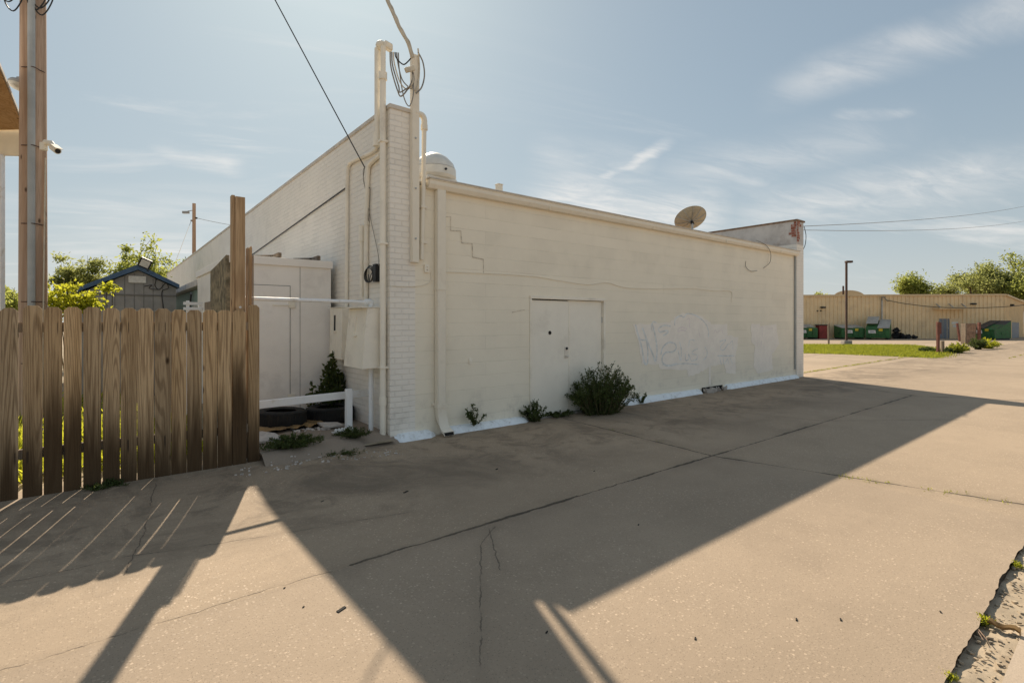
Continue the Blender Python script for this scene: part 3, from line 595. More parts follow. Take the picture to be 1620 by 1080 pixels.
# ------------------------------------------------------------------ white shed against the side wall
SX0, SX1, SY, ST = 1.47, 2.94, 8.5, 2.64
o = thing('white_shed', 'flat topped white plywood shed tucked against the brick side wall', 'shed', (SX0, SY, .05))
c = MB(); c.box(SX0, SY, .05, SX1, 12.0, ST-.1); sb = c.build('wall', m_shedpaint, o)
c = MB(); c.box(SX0-.03, SY-.035, ST-.12, SX1+.02, 12.02, ST); c.build('roof_fascia', m_shedpaint, o, bevel=.004)
c = MB(); c.box(SX0+.02, SY-.012, .42, SX0+.82, SY-.002, 2.20); dr = c.build('door', m_shedpaint, o, bevel=.003)
c = MB(); c.box(SX0+.80, SY-.03, 1.86, SX0+.90, SY-.013, 2.0); c.tube([(SX0+.56,SY-.03,1.90),(SX0+.84,SY-.03,1.90)], .008, 6); c.build('latch', m_white, dr, bevel=.003)
c = MB(); c.box(SX0+.79, SY-.02, .44, SX0+.9, SY-.002, .50); c.build('hinge', m_white, dr)
c = MB(); c.box(SX0+.823, SY-.0035, .42, SX0+.831, SY-.0005, 2.21); c.box(SX0+.02, SY-.0035, 2.203, SX0+.829, SY-.0005, 2.211); c.box(SX0+.975, SY-.0035, .2, SX0+.981, SY-.0005, ST-.125); c.box(SX0+.0, SY-.004, .365, SX1, SY-.0005, .375); c.build('seam', m_greybatten, o)
for xx in (2.12, 2.72):
    c = MB(); c.beam((xx, SY+.25, ST+.03), (xx+.02, SY-.02, ST+.045), .05, .07); c.beam((xx-.3, SY+.26, ST+.02), (xx, SY+.26, ST+.05), .04, .04); c.build('roof_bracket', m_oldboard, o)
c = MB(); c.prism([(SX0-.012, SY-.01, .1), (SX0-.012, 9.94, .1), (SX0-.012, 9.92, 2.50), (SX0-.012, 9.3, 2.55), (SX0-.012, SY, 2.63)], (-.06,0,0)); tag(c.build('mossy_board', m_moss, bevel=.01), 'rough mossy brown board standing against the shed behind the tall post', 'board')
c = MB(); c.box(SX0-.05, 10.02, 1.3, SX0-.002, 10.72, 1.99); c.build('window', m_oldboard, o, bevel=.004)
# lean-to behind the shed
LX = 1.62
o = thing('lean_to', 'low teal lean-to with a grimy white roof edge behind the shed', 'lean-to', (LX, 12.2, .05))
c = MB(); c.box(LX, 12.1, .05, 2.98, 18.5, 2.36); c.build('wall', m_teal, o)
c = MB(); c.prism([(LX-.16, 12.03, 2.37), (LX-.16, 18.9, 2.37), (LX-.16, 18.9, 2.50), (LX-.16, 12.03, 2.50)], (1.56,0,.05)); c.build('roof', m_parapet, o, bevel=.01)
c = MB(); c.box(LX-.03, 13.2, 1.0, LX-.001, 13.9, 2.0); c.build('window', m_plate, o)
# ------------------------------------------------------------------ grey gable shed, floodlight, plate
GY = 13.6; P_ = lambda x, y: PY(x, y, GY)
ap, le, re = P_(218,424), P_(112,463), P_(283,454)
o = thing('gable_shed', 'grey wooden gable shed with blue roof trim behind the fence', 'shed', (ap.x, GY, 0))
c = MB(); c.prism([(le.x+.12, GY, 0), (re.x-.05, GY, 0), (re.x-.05, GY, re.z-.03), (ap.x, GY, ap.z-.05), (le.x+.12, GY, le.z-.01)], (0,5,0)); c.build('wall', m_greysiding, o)
for a_, b_ in ((ap, le), (ap, re)):
    n_ = Vector((b_.x-ap.x, 0, b_.z-ap.z))
    c = MB(); c.prism([(ap.x, GY-.12, ap.z), (ap.x, GY-.12, ap.z+.07), (b_.x, GY-.12, b_.z+.05), (b_.x, GY-.12, b_.z-.03), (ap.x, GY-.12, ap.z-.04)], (0,5.3,0)); rf = c.build('roof', m_blue, o)
c = MB()
for k in range(9):
    x = le.x+.2+k*.165; zt = le.z-.05 if x < le.x+.3 else min(ap.z-.12, (le.z+(ap.z-le.z)*(x-le.x)/(ap.x-le.x)-.06) if x < ap.x else (ap.z+(re.z-ap.z)*(x-ap.x)/(re.x-ap.x)-.08))
    if x < re.x-.08: c.box(x, GY-.006, .1, x+.012, GY-.001, zt)
c.box(le.x+.14, GY-.022, P_(200,466).z-.012, re.x-.06, GY-.001, P_(200,466).z+.012); c.build('siding_batten', m_greybatten, o)
pl0, pl1 = P_(203,436), P_(231,448); c = MB(); c.box(pl0.x, GY-.03, pl1.z, pl1.x, GY-.008, pl0.z); tag(c.build('wall_panel', m_plate, bevel=.004), 'blank white plate high on the grey gable', 'plate')
fl = PY(229.5, 416.5, GY-.3); o = thing('floodlight', 'square floodlight tilted on the gable peak', 'floodlight', fl)
a_ = Vector((.10,0,-.045)); b_ = Vector((.035,-.03,.09)); n_ = a_.cross(b_).normalized()
c = MB(); c.obox(fl, a_, b_, n_*.03); c.build('lamp_housing', m_black, o, bevel=.01)
c = MB(); c.obox(fl+n_*(-.032 if n_.y > 0 else .032), a_*.74, b_*.72, n_*.004); c.build('lens', m_glassy, o)
c = MB(); c.tube([fl, (ap.x+.03, GY-.1, ap.z+.03)], .015, 6); c.build('bracket', m_black, o)
c = MB(); c.tube(smooth_path([P_(232,428)+Vector((0,-.13,0)), P_(246,440)+Vector((0,-.04,0)), P_(245,452)+Vector((0,-.04,0)), P_(252,458)+Vector((0,-.04,0)), P_(262,448)+Vector((0,-.04,0)), P_(266,456)+Vector((0,-.04,0)), P_(256,462)+Vector((0,-.04,0)), P_(259,490)+Vector((0,-.04,0))], 6), .009, 5); c.tube(smooth_path([P_(228,453)+Vector((0,-.03,0)), P_(240,451)+Vector((0,-.03,0)), P_(236,456)+Vector((0,-.03,0)), P_(250,458)+Vector((0,-.03,0))], 6), .008, 5)
tag(c.build('gable_wires', m_wire), 'messy black wires drooping on the grey gable', 'cable')
# small white wooden thing and dark sheet between lean-to and fence
w0 = PX(297, 490, 1.0); o = thing('yard_chair', 'white wooden yard chair just showing above the fence', 'chair', (w0.x, w0.y, .05))
for dx in (0, .16): 
    c = MB(); c.box(w0.x+dx-.02, w0.y-.02, .05, w0.x+dx+.02, w0.y+.02, w0.z+.14-.05*(dx > 0)); c.build('leg', m_railpaint, o)
for dz in (.10, .02):
    c = MB(); c.box(w0.x-.06, w0.y-.035, w0.z+dz-.025, w0.x+.2, w0.y-.021, w0.z+dz+.02); c.build('back_slat', m_railpaint, o)
w1 = PX(281, 488, 1.15); c = MB(); c.prism([(w1.x, w1.y-.12, .05), (w1.x+.05, w1.y+.3, .05), (w1.x+.25, w1.y+.3, w1.z+.35), (w1.x+.22, w1.y+.0, w1.z+.30)], (.03,0,0)); tag(c.build('dark_sheet', m_black), 'black sheet leaning on the teal lean-to', 'sheet')
# ------------------------------------------------------------------ wooden fence
FY = 6.23
edges = [(-32,-3),(-1.5,28.5),(35.5,66.9),(68.7,98.5),(100.3,128.9),(131.4,160),(162.8,189.8),(190.6,216.5),(217.3,243.7),(245,270.4),(271.5,295),(296.1,319.4),(321.5,343.5),(344.8,366.9),(368.2,389.7)]
o = thing('wooden_fence', 'weathered brown dog-eared board fence beside the alley', 'fence', (.3, FY, .06))
def picket(x0, x1, zt, y, zb, th_=.018, lean=0.):
    e_ = min(.032, (x1-x0)*.28); c = MB()
    c.prism([(x0+random.uniform(-.002,.002), y, zb), (x1, y, zb), (x1+lean, y, zt-e_), (x1-e_+lean, y, zt), (x0+e_+lean, y, zt), (x0+lean, y, zt-e_)], (0, th_, 0)); return c.build('picket', m_picket, o, bevel=.002)
tops = [488,487,483,485.5,485.5,485.5,487,487,487.5,488,489.5,490,490,490.5,490.5]
for k, ((a_, b_), ty) in enumerate(zip(edges, tops)):
    pa_, pb_ = PY(a_, ty, FY), PY(b_, ty, FY); picket(pa_.x, pb_.x, pa_.z, FY-random.uniform(0,.006), alley_z(pa_.x, FY)-.02, lean=random.uniform(-.003,.003))
x = PY(-32,488,FY).x
for k in range(9): picket(x-.150*(k+1)+.004, x-.150*k-.006, 1.79+random.uniform(-.01,.01), FY-random.uniform(0,.005), .04, lean=random.uniform(-.004,.004))
pa_, pb_ = PY(393,482,FY+.01), PY(410.5,482,FY+.01); picket(pa_.x, pb_.x, pa_.z, FY+.012, .06, .05)
for z in (.42, 1.55):
    c = MB(); c.box(-2.0, FY+.021, z, 1.30, FY+.06, z+.09); c.build('rail', m_oldboard, o, bevel=.003)
for xx in (-1.15,):
    c = MB(); c.box(xx, FY+.062, 0, xx+.09, FY+.152, 1.72); c.build('fence_post', m_oldboard, o, bevel=.004)
a_, b_ = PY(366.5,308,FY+.10), PY(387.5,310,FY+.10)
o = thing('tall_post', 'tall brown timber post rising well above the fence end', 'post', ((a_.x+b_.x)/2, FY+.14, 0))
c = MB(); c.box(a_.x+.035, FY+.085, 0, b_.x, FY+.175, a_.z-.012); c.build('post_timber', m_postw, o, bevel=.004)
c = MB(); c.box(a_.x, FY+.10, 0, a_.x+.033, FY+.19, a_.z); c.build('post_batten', m_postw, o, bevel=.003)
c = MB(); c.lathe([(.014,0),(.014,.004),(.001,.006)], (b_.x-.05, FY+.084, PY(380,486,FY+.085).z), (0,-1,0), 8); c.build('nail_plate', m_plate, o)
a_, b_ = PY(388,390,FY+.22), PY(400.5,390,FY+.22)
o = thing('ragged_post', 'narrow ragged grey post built of loose boards beside the tall post', 'post', ((a_.x+b_.x)/2, FY+.25, 0))
c = MB(); c.prism([(a_.x, FY+.22, 0), (a_.x+.03, FY+.22, 0), (a_.x+.034, FY+.22, a_.z), (a_.x+.012, FY+.22, a_.z-.02)], (0,.04,0)); c.build('post_board', m_oldboard, o, bevel=.003)
c = MB(); c.prism([(a_.x+.036, FY+.24, 0), (a_.x+.07, FY+.24, 0), (b_.x-.006, FY+.24, a_.z-.01), (a_.x+.068, FY+.24, a_.z+.015), (a_.x+.044, FY+.24, a_.z-.01)], (0,.05,0)); c.build('post_board', m_postw, o, bevel=.003)
c = MB(); c.box(a_.x+.075, FY+.205, 0, b_.x+.004, FY+.235, PY(399,404,FY+.22).z); c.build('post_board', m_oldboard, o, bevel=.003)
# ------------------------------------------------------------------ pad clutter
def tyre(loc, R, label, tilt=(0,0)):
    o = thing('car_tyre', label, 'tyre', loc, 'old tyres lying on the pad'); w2, r2 = R*.33, R*.60
    c = MB(); prof = [(r2,-w2*.85),(r2+.03,-w2),(R*.88,-w2*1.02),(R*.975,-w2*.86),(R,-w2*.5),(R,w2*.5),(R*.975,w2*.86),(R*.88,w2*1.02),(r2+.03,w2),(r2,w2*.85),(r2+.035,w2*.7),(R*.9,w2*.5),(R*.9,-w2*.5),(r2+.035,-w2*.7)]
    c.lathe([(r_, z_+w2*1.02) for r_, z_ in prof], (0,0,0), n=40, closed=True)
    t_ = c.build('tyre_carcass', m_tyre, None); t_.parent = o
    c = MB()
    for k in range(56):
        a_ = 2*math.pi*k/56; ca, sa = math.cos(a_), math.sin(a_); c.obox((ca*R, sa*R, w2*1.02), (ca*.004,sa*.004,0), (-sa*.011,ca*.011,0), (0,0,w2*.72))
    t2 = c.build('tread', m_tyre, None); t2.parent = o; o.rotation_euler = (tilt[0], tilt[1], random.random()*3); return o
tyre((1.96,7.72,PZ(1.96,7.7)+.0), .34, 'black car tyre lying flat nearest the fence on brown cardboard', (.03,-.03))
tyre((2.70,7.83,PZ(2.7,7.8)), .34, 'black car tyre lying flat under the white rail by the vine')
c = MB(); nx, ny = 22, 8
for i in range(nx+1):
    for j in range(ny+1):
        x = 1.42+1.05*i/nx; y = 7.12+.5*j/ny+.22*(i/nx)**2; c.v.append((x, y, PZ(x,y)+.02+.035*abs(math.sin(i*.75+j*.25))*(1-.5*j/ny)+random.uniform(0,.008)))
c.f = [(i*(ny+1)+j, (i+1)*(ny+1)+j, (i+1)*(ny+1)+j+1, i*(ny+1)+j+1) for i in range(nx) for j in range(ny)]
tag(c.build('cardboard_sheet', m_card), 'crumpled brown cardboard under the tyre by the fence', 'cardboard')
def rubble(name, n, x0, x1, y0, y1, r0, r1, label, cat='rubble', m_=m_rock, zf=PZ):
    c = MB()
    for k in range(n):
        x, y = random.uniform(x0,x1), random.uniform(y0,y1); r = random.uniform(r0,r1)
        A = Matrix.Rotation(random.random()*6, 3, 'Z') @ Matrix.Rotation(random.uniform(-.4,.4), 3, 'X')
        c.obox((x, y, zf(x,y)+r*.35), A@Vector((r*random.uniform(.7,1.3),r*.2,0)), A@Vector((0,r*random.uniform(.5,1),0)), A@Vector((r*.1,0,r*random.uniform(.3,.6))))
    o = c.build(name, m_, bevel=.004); o['kind'] = 'stuff'; o['label'] = label; o['category'] = cat; return o
rubble('rubble', 46, 2.0, 2.5, 7.1, 7.35, .008, .03, 'pale concrete crumbs on the pad before the tyres')
rubble('debris', 90, 1.0, 2.9, 5.75, 6.05, .004, .016, 'small white chips strewn along the pad edge', 'debris', zf=lambda x, y: max(alley_z(x,y), PZ(x,y)) if 1.36 < x < 3.1 and y > 5.94 else alley_z(x,y))
c = MB(); c.prism([(2.36,7.08,PZ(2.4,7.1)+.02),(2.66,7.12,PZ(2.6,7.1)+.025),(2.62,7.30,PZ(2.6,7.3)+.03),(2.34,7.32,PZ(2.3,7.3)+.04)], (0,0,.03)); tag(c.build('broken_slab', m_rock, bevel=.006), 'flat broken slab of pale concrete in front of the far tyre', 'slab')
c = MB(); c.prism([(1.40,6.62,PZ(1.4,6.6)+.01),(1.72,6.60,PZ(1.7,6.6)+.01),(1.68,6.86,PZ(1.7,6.8)+.03),(1.56,7.02,PZ(1.5,7)+.05),(1.40,7.0,PZ(1.4,7)+.05)], (0,0,.035)); tag(c.build('broken_slab', m_rock, bevel=.008), 'angular pale slab leaning beside the end of the fence', 'slab')
c = MB()
for i in range(6):
    for j in range(2): c.lathe([(.022,0),(.026,.02),(.012,.045),(.001,.047)], (2.43+.045*i+.008*j, 6.80+.05*j+.006*i, PZ(2.5,6.8)+.012), n=10)
c.box(2.39, 6.77, PZ(2.5,6.8)+.002, 2.70, 6.90, PZ(2.5,6.8)+.013); tag(c.build('egg_carton', m_plate), 'white moulded egg carton at the foot of the short white post', 'egg carton')
ry = 7.08; z1 = PY(420,634,ry).z; 
o = thing('guard_rail', 'low white timber guard rail with a short post before the tyres', 'guard rail', (2.6, ry, .1))
c = MB(); c.beam((1.34, ry, z1-.045), (XS-.01, ry+.12, z1-.03), .06, .10); c.build('rail_beam', m_railpaint, o, bevel=.006)
pz = PZ(2.64,6.95); pp = PY(552,650,6.97); c = MB(); c.box(pp.x-.042, 6.94, pz-.02, pp.x+.042, 7.02, PY(552,615,6.97).z); c.build('rail_post', m_railpaint, o, bevel=.006)
pv = G(587,683,.1); pz = PY(587,478,pv.y).z
o = thing('pipe_frame', 'thin white pipe gate frame between tall post and building corner', 'pipe frame', (pv.x, pv.y, .1))
c = MB(); c.tube([(pv.x,pv.y,PZ(pv.x,pv.y)-.02),(pv.x,pv.y,pz-.03)], .034, 12); c.build('upright', m_railpaint, o)
c = MB(); c.tube([(1.28,pv.y-.12,pz+.005),(pv.x,pv.y,pz)], .024, 12); c.build('crossbar', m_railpaint, o)
c = MB(); c.tube(smooth_path([(pv.x,pv.y,pz-.09),(pv.x,pv.y,pz-.02),(pv.x-.02,pv.y,pz+.004),(pv.x-.09,pv.y-.004,pz)],4), .042, 12); c.build('elbow', m_railpaint, o)
# ------------------------------------------------------------------ utility pole left, lamp, camera, porch roof
o = thing('utility_pole', 'thick brown wooden utility pole behind the left end of the fence', 'utility pole', UP)
pc = D(52.5, 300, 8.0); UPX, UPY = pc.x, pc.y; o.location = (UPX, UPY, 0)
c = MB(); c.tube([(UPX,UPY,-.1),(UPX,UPY,3),(UPX,UPY,14)], [.178,.168,.13], 22); c.build('pole_shaft', m_pole, o)
tc = Vector((-UPX,-UPY,0)).normalized(); side = Vector((-tc.y, tc.x, 0)); 
cq = Vector((UPX,UPY,0))+tc*.185-side*(.02)
c = MB(); c.tube([cq, cq+Vector((0,0,9))], .046, 12); c.build('conduit_pipe', m_greypvc, o)
for z in (1.0, 1.95, 3.15, 4.35, 5.55):
    c = MB(); c.tube([Vector((UPX,UPY,z))+(tc*math.cos(a_)+side*math.sin(a_))*.172 + (tc*.062*max(0, math.cos(a_*3.4)) if abs(a_) < .46 else Vector()) for a_ in [-.9+.1*i for i in range(19)]], .007, 5); c.build('strap', m_rustpole, o)
c = MB(); sq = side if side.dot(Vector((FB,-FA,0))) > 0 else -side; bq_ = Vector((UPX,UPY,0))+tc*.15+sq*.10
c.tube([bq_+Vector((0,0,.3)), bq_+sq*.02+Vector((0,0,2.4)), bq_+sq*.04+Vector((0,0,4.2))], .010, 6); c.build('ground_wire', m_wirewhite, o)
c = MB()
for k, (dx, L) in enumerate(((-.25,.5),(-.2,.62),(.05,.5),(.1,.45),(.12,.55))):
    a0 = Vector((UPX,UPY,6.95))+sq*dx+tc*.2; c.tube(smooth_path([a0, a0-sq*.12+Vector((0,0,-L*.7)), a0-sq*.02+Vector((0,0,-L)), a0+sq*.1+Vector((0,0,-L*.5)), a0+sq*.14+Vector((0,0,.1))], 6), .010, 5)
tag(c.build('wire_loops', m_wire), 'loops of black wire hanging high on the utility pole', 'cable')
cm = D(66, 232, 7.85); o = thing('security_camera', 'cream security camera on a bracket on the utility pole', 'security camera', cm)
r_ = Vector((FB,-FA,0)); f_ = Vector((FA,FB,0)); c = MB(); c.obox(cm+r_*.03, r_*.035, f_*.04, Vector((0,0,.06))); c.build('mount_plate', m_trim, o, bevel=.01)
c = MB(); c.tube([cm+r_*.05+Vector((0,0,.06)), cm+r_*.14+Vector((0,0,.05)), cm+r_*.20+Vector((0,0,-.02))], [.045,.045,.035], 10); c.build('arm', m_trim, o)
c = MB(); c.tube([cm+r_*.17+Vector((0,0,-.01)), cm+r_*.30-f_*.06+Vector((0,0,-.09))], .048, 14); hd = c.build('camera_body', m_trim, o)
c = MB(); a0 = cm+r_*.30-f_*.06+Vector((0,0,-.09)); dd = (r_*.13-f_*.06+Vector((0,0,-.08))).normalized(); c.tube([a0, a0+dd*.006], .036, 14); c.build('lens', m_black, hd)
c = MB(); c.obox(a0-dd*.05+Vector((0,0,.055)), dd*.10, dd.cross(Vector((0,0,1))).normalized()*.05, Vector((.0,0,.004))); c.build('sun_shield', m_trim, hd)
lp = D(32, 134, 8.15); o = thing('yard_light', 'round grey floodlight bracketed on the left of the utility pole', 'floodlight', lp)
axl = (Vector((0,0,1))+r_*.12+f_*.22).normalized()
c = MB(); c.lathe([(.145,-.03),(.15,.0),(.13,.035),(.075,.05),(.07,.095),(.045,.10),(.04,.14),(.001,.145)], lp, axl, 24); c.build('lamp_housing', m_lampgrey, o)
c = MB(); c.lathe([(.145,-.031),(.12,-.065),(.06,-.085),(.001,-.09)], lp, axl, 24); c.build('lens', m_glassy, o)
c = MB(); c.tube([lp+axl*.08, lp+axl*.08+r_*.2], .02, 8); c.build('arm', m_lampgrey, o)
# porch roof corner at the far left
ea, eb = D(38,205,8.8), D(0,112,7.6)
o = thing('porch', 'corner of a porch roof with bare plywood soffit at the left edge', 'porch', (ea.x-1.2, ea.y, .05))
L2 = eb+(eb-ea)*1.6; U = ea-r_*3.2+f_*.2+Vector((0,0,0)); U2 = L2-r_*3.2
c = MB(); c.prism([ea, L2, U2, U], (0,0,.02)); c.build('soffit', m_soffit, o)
c = MB(); c.prism([ea+Vector((0,0,.024))+r_*.02, L2+Vector((0,0,.024))+r_*.02, U2+Vector((0,0,.024)), U+Vector((0,0,.024))], (0,0,.05)); c.build('roof', m_coping, o)
f0 = D(36,204,8.86); f1 = D(36,246,8.86)
c = MB(); c.prism([f0, f0-r_*3.1, f1-r_*3.1+Vector((0,0,.06)), f1], f_*.05); c.build('beam', m_cream, o)
pt = D(2.5,245,8.86); c = MB(); c.obox((pt.x-r_.x*.012,pt.y-r_.y*.012,pt.z/2), r_*.038, f_*.04, (0,0,pt.z/2)); c.build('porch_post', m_railpaint, o, bevel=.004)
# ------------------------------------------------------------------ plants
def tree(name, base, H, R, label, cat='tree', m_=m_leaftree, nclump=60, per=90, ls=.22, trunk=.16, group=None, airy=.0, lean=(0,0), crown0=.3, spread=.5):
    global RNG
    import zlib; sd = zlib.crc32(label.encode()); random.seed(sd); RNG = np.random.default_rng(sd)
    o = thing(name, label, cat, base, group); base = Vector(base); c = MB(); tips = []
    def grow(p, d, L, r, depth):
        n = 4; pts = [p]
        for i in range(n): d = (d+Vector((random.gauss(0,.13),random.gauss(0,.13),.03))).normalized(); pts.append(pts[-1]+d*L/n)
        c.tube(pts, [r*(1-.45*i/n) for i in range(n+1)], 7 if depth < 2 else 5)
        if depth >= 3: tips.append(pts[-1]); tips.append(pts[2]); return
        if depth >= 2: tips.append(pts[-1])
        for k in range(3 if depth else 5):
            a = random.random()*6.28; sp = random.uniform(.45,1.)*(spread*2)
            nd = (d+Vector((math.cos(a)*sp, math.sin(a)*sp, random.uniform(-.05,.45)))).normalized(); grow(pts[random.choice((2,3,4)) if depth else random.choice((3,4))], nd, L*random.uniform(.6,.85), r*.52, depth+1)
    grow(base, Vector((lean[0],lean[1],1)).normalized(), H*crown0, trunk, 0)
    # fit branch tips into the crown
    T = np.array([list(t_) for t_ in tips]); T = T-np.array(base)
    k = H*.93/max(T[:,2].max(), .1)
    kr = R/max(.2, np.percentile(np.hypot(T[:,0],T[:,1]), 92))
    V = np.array(c.v)-np.array(base); V[:,2] *= k; V[:,0] *= kr; V[:,1] *= kr; c.v = list(map(tuple, V+np.array(base))); T[:,2] *= k; T[:,0] *= kr; T[:,1] *= kr
    c.build('trunk', m_bark, o)
    T = T+np.array(base); idx = RNG.choice(len(T), nclump, replace=len(T) < nclump); f = MB()
    for i in idx:
        n = int(per*RNG.uniform(.5,1.4)); s_ = R*RNG.uniform(.10,.20)
        P = T[i]+RNG.normal(size=(n,3))*np.array([s_, s_, s_*.7]); Dv = RNG.normal(size=(n,3))+np.array([0,0,-.35]); f.leaves(P, Dv, RNG.uniform(.6,1.3,n)*ls, RNG.uniform(.35,.6,n)*ls)
    f.build('crown', m_, o, smooth=False); return o
def bush(name, base, H, R, label, cat='shrub', m_=m_leafdark, stems=60, per=40, ls=.05, group=None, lw=.4, up=.9, flare=1., zlow=0., foot=.25):
    o = thing(name, label, cat, base, group); base = Vector(base); c = MB(); f = MB()
    for k in range(stems):
        a = random.random()*6.28; rr = math.sqrt(random.random()); b0 = base+Vector((math.cos(a)*rr*R*foot, math.sin(a)*rr*R*foot*.7, 0))
        L = H*random.uniform(.5,1.08)*(1-.55*rr**1.5); tip = b0+Vector((math.cos(a)*rr*R*flare, math.sin(a)*rr*R*flare*.75, L*up))
        mid = b0.lerp(tip,.5)+Vector((random.gauss(0,.04),random.gauss(0,.04),.08))*H
        pts = smooth_path([b0, mid, tip], 4); c.tube(pts, [.006*H+.002]*4+[.002*H+.001]*(len(pts)-4), 4, False)
        n = per; t_ = RNG.uniform(zlow, 1., n)**.95; A = np.array([list(p_) for p_ in pts]); ti = t_*(len(A)-1); i0 = np.minimum(ti.astype(int), len(A)-2); fr_ = (ti-i0)[:,None]
        P = A[i0]*(1-fr_)+A[i0+1]*fr_+RNG.normal(size=(n,3))*H*.018; Dv = RNG.normal(size=(n,3))+np.array([0,0,.55]); f.leaves(P, Dv, RNG.uniform(.6,1.25,n)*ls, RNG.uniform(.8,1.2,n)*ls*lw)
    c.build('stems', m_stem, o); f.build('foliage', m_, o, smooth=False); return o
b1 = G(948,650); bush('evergreen_shrub', (6.98,6.17,0), 1.04, .46, 'large dark bushy shrub against the double door', stems=130, per=64, ls=.052, flare=.92, foot=.75)
g_ = 'weeds along the foot of the block wall'
bush('wall_weed', (4.38,6.36,.09), .42, .17, 'slim upright weed on the white apron by the downspout', 'weed', m_leafdark, 9, 46, .036, g_, lw=.6, flare=.9)
bush('wall_weed', (5.56,6.34,.0), .42, .20, 'bushy weed at the left jamb of the double door', 'weed', m_leafdark, 30, 60, .034, g_, lw=.5, foot=.5)
bush('wall_weed', (8.36,6.33,.02), .25, .15, 'tiny weed on the apron right of the large shrub', 'weed', m_leafdark, 9, 28, .034, g_, lw=.6)
bush('wall_weed', (6.15,6.38,.01), .12, .26, 'low creeping weed along the threshold left of the large shrub', 'weed', m_leafdark, 30, 30, .034, g_, lw=.6)
bush('vine', (2.86,8.2,.1), 1.02, .26, 'dark climbing vine below the electric boxes', 'vine', m_leafdark, 34, 46, .07, lw=.8, flare=.8, up=1.)
bush('vine_shoot', (2.62,8.2,.1), .80, .16, 'loose leafy shoot left of the dark vine', 'vine', m_leafdark, 8, 24, .065, lw=.75)
g_ = 'weed clumps along the pad and fence'
bush('grass_clump', (1.72,6.28,PZ(1.72,6.28)-.01), .16, .30, 'broad grassy weed clump beside the fence end', 'weed', m_leafdark, 80, 44, .04, g_, lw=.3)
bush('grass_clump', (2.55,6.55,PZ(2.55,6.55)-.01), .15, .22, 'grassy weed clump at the foot of the short white post', 'weed', m_leafdark, 46, 34, .04, g_, lw=.25)
bush('grass_clump', (2.2,6.08,PZ(2.2,6.08)-.01), .07, .3, 'thin low weeds on the pad lip', 'weed', m_leafweed, 36, 18, .04, g_, lw=.22)
bush('grass_clump', (.02,6.17,.065), .08, .16, 'small dark tuft under the fence boards', 'weed', m_leafweed, 36, 24, .05, g_, lw=.18)
bush('grass_clump', (1.44,8.0,.1), .3, .1, 'little sprig beside the tyre and fence end', 'weed', m_leafweed, 5, 12, .05, g_, lw=.4)
# alley edge weeds and litter
e1 = G(1556,985,-.03); bush('edge_weed', (e1.x,e1.y,-.03), 0.055, 0.050, 'bright green leafy weed at the alley edge by the dead leaf', 'weed', m_leafbright, 22, 14, .022, 'weeds in the dirt strip', lw=.6)
e2 = G(1500,1072,-.03); bush('edge_weed', (e2.x,e2.y,-.03), 0.039, 0.045, 'grassy tuft in the dirt strip at the bottom of the photo', 'weed', m_leafbright, 22, 14, .024, 'weeds in the dirt strip', lw=.2)
e3 = G(1606,895,-.03); bush('edge_weed', (e3.x,e3.y,-.03), 0.039, 0.050, 'yellowish tuft in the dirt strip near the right edge of the photo', 'weed', m_leafbright, 20, 14, .02, 'weeds in the dirt strip', lw=.3)
l0 = G(1574,992,-.02); c = MB(); nn = 6
for i in range(nn+1):
    for j in range(3): c.v.append((l0.x-.02+.022*j+.008*math.sin(i), l0.y-.10+.13*i/nn, -.012+.022*abs(j-1)+.008*math.sin(i*1.4)))
c.f = [(i*3+j, i*3+j+1, i*3+3+j+1, i*3+3+j) for i in range(nn) for j in range(2)]; tag(c.build('dead_leaf', m_card), 'curled brown dead leaf in the dirt strip', 'leaf')
c = MB(); s0, s1 = G(1540,985,-.005), G(1562,1012,-.005); c.tube([s0,s1], .0025, 5); c.tube([G(1541,988,-.005),G(1556,1012,-.01)], .002, 5); tag(c.build('twig', m_crate), 'pale dry twig lying at the alley edge', 'twig')
rubble('gravel', 700, 2.6, 9, .41, .59, .003, .011, 'small stones and crumbs in the dirt strip', 'gravel', m_dirt, zf=lambda x, y: -.03)
c = MB()
for (x, y, r) in ((540,964,.03),(642,778,.03),(510,793,.02),(786,742,.02),(1010,830,.012),(1260,980,.012),(1100,1010,.012),(1488,968,.01),(940,745,.012),(865,1000,.01),(1330,980,.012),(450,930,.008),(480,960,.008)):
    p0 = G(x,y); c.obox(p0+Vector((0,0,.003)), (r*random.uniform(.7,1),r*.4,0), (-r*.1,r*.3,0), (0,0,.0025))
o = c.build('litter', m_dark); o['kind'] = 'stuff'; o['label'] = 'dark specks and scraps lying on the alley'; o['category'] = 'litter'
f = MB()                                                                # weeds rooted in the slab joints
for (x0, y0, x1, y1, n, s_) in ((6.1,2.1,6.45,.75,130,.03),(16.9,6.9,24,6.95,700,.05),(24,6.95,40,7.0,500,.06),(30,3.9,60,3.85,500,.06),(5.9,3.4,6.05,5.5,40,.02)):
    for k in range(n//10):
        t_ = random.random(); cx_, cy_ = x0+(x1-x0)*t_, y0+(y1-y0)*t_; P = np.array([cx_,cy_,0])+RNG.normal(size=(10,3))*np.array([.05,.025,0]); P[:,2] = 0; f.leaves(P, RNG.normal(size=(10,3))*.5+np.array([0,0,.7]), RNG.uniform(.5,1.2,10)*s_, .22*s_)
o = f.build('weeds', m_grass, smooth=False); o['kind'] = 'stuff'; o['label'] = 'sparse weeds in the concrete joints'; o['category'] = 'weeds'
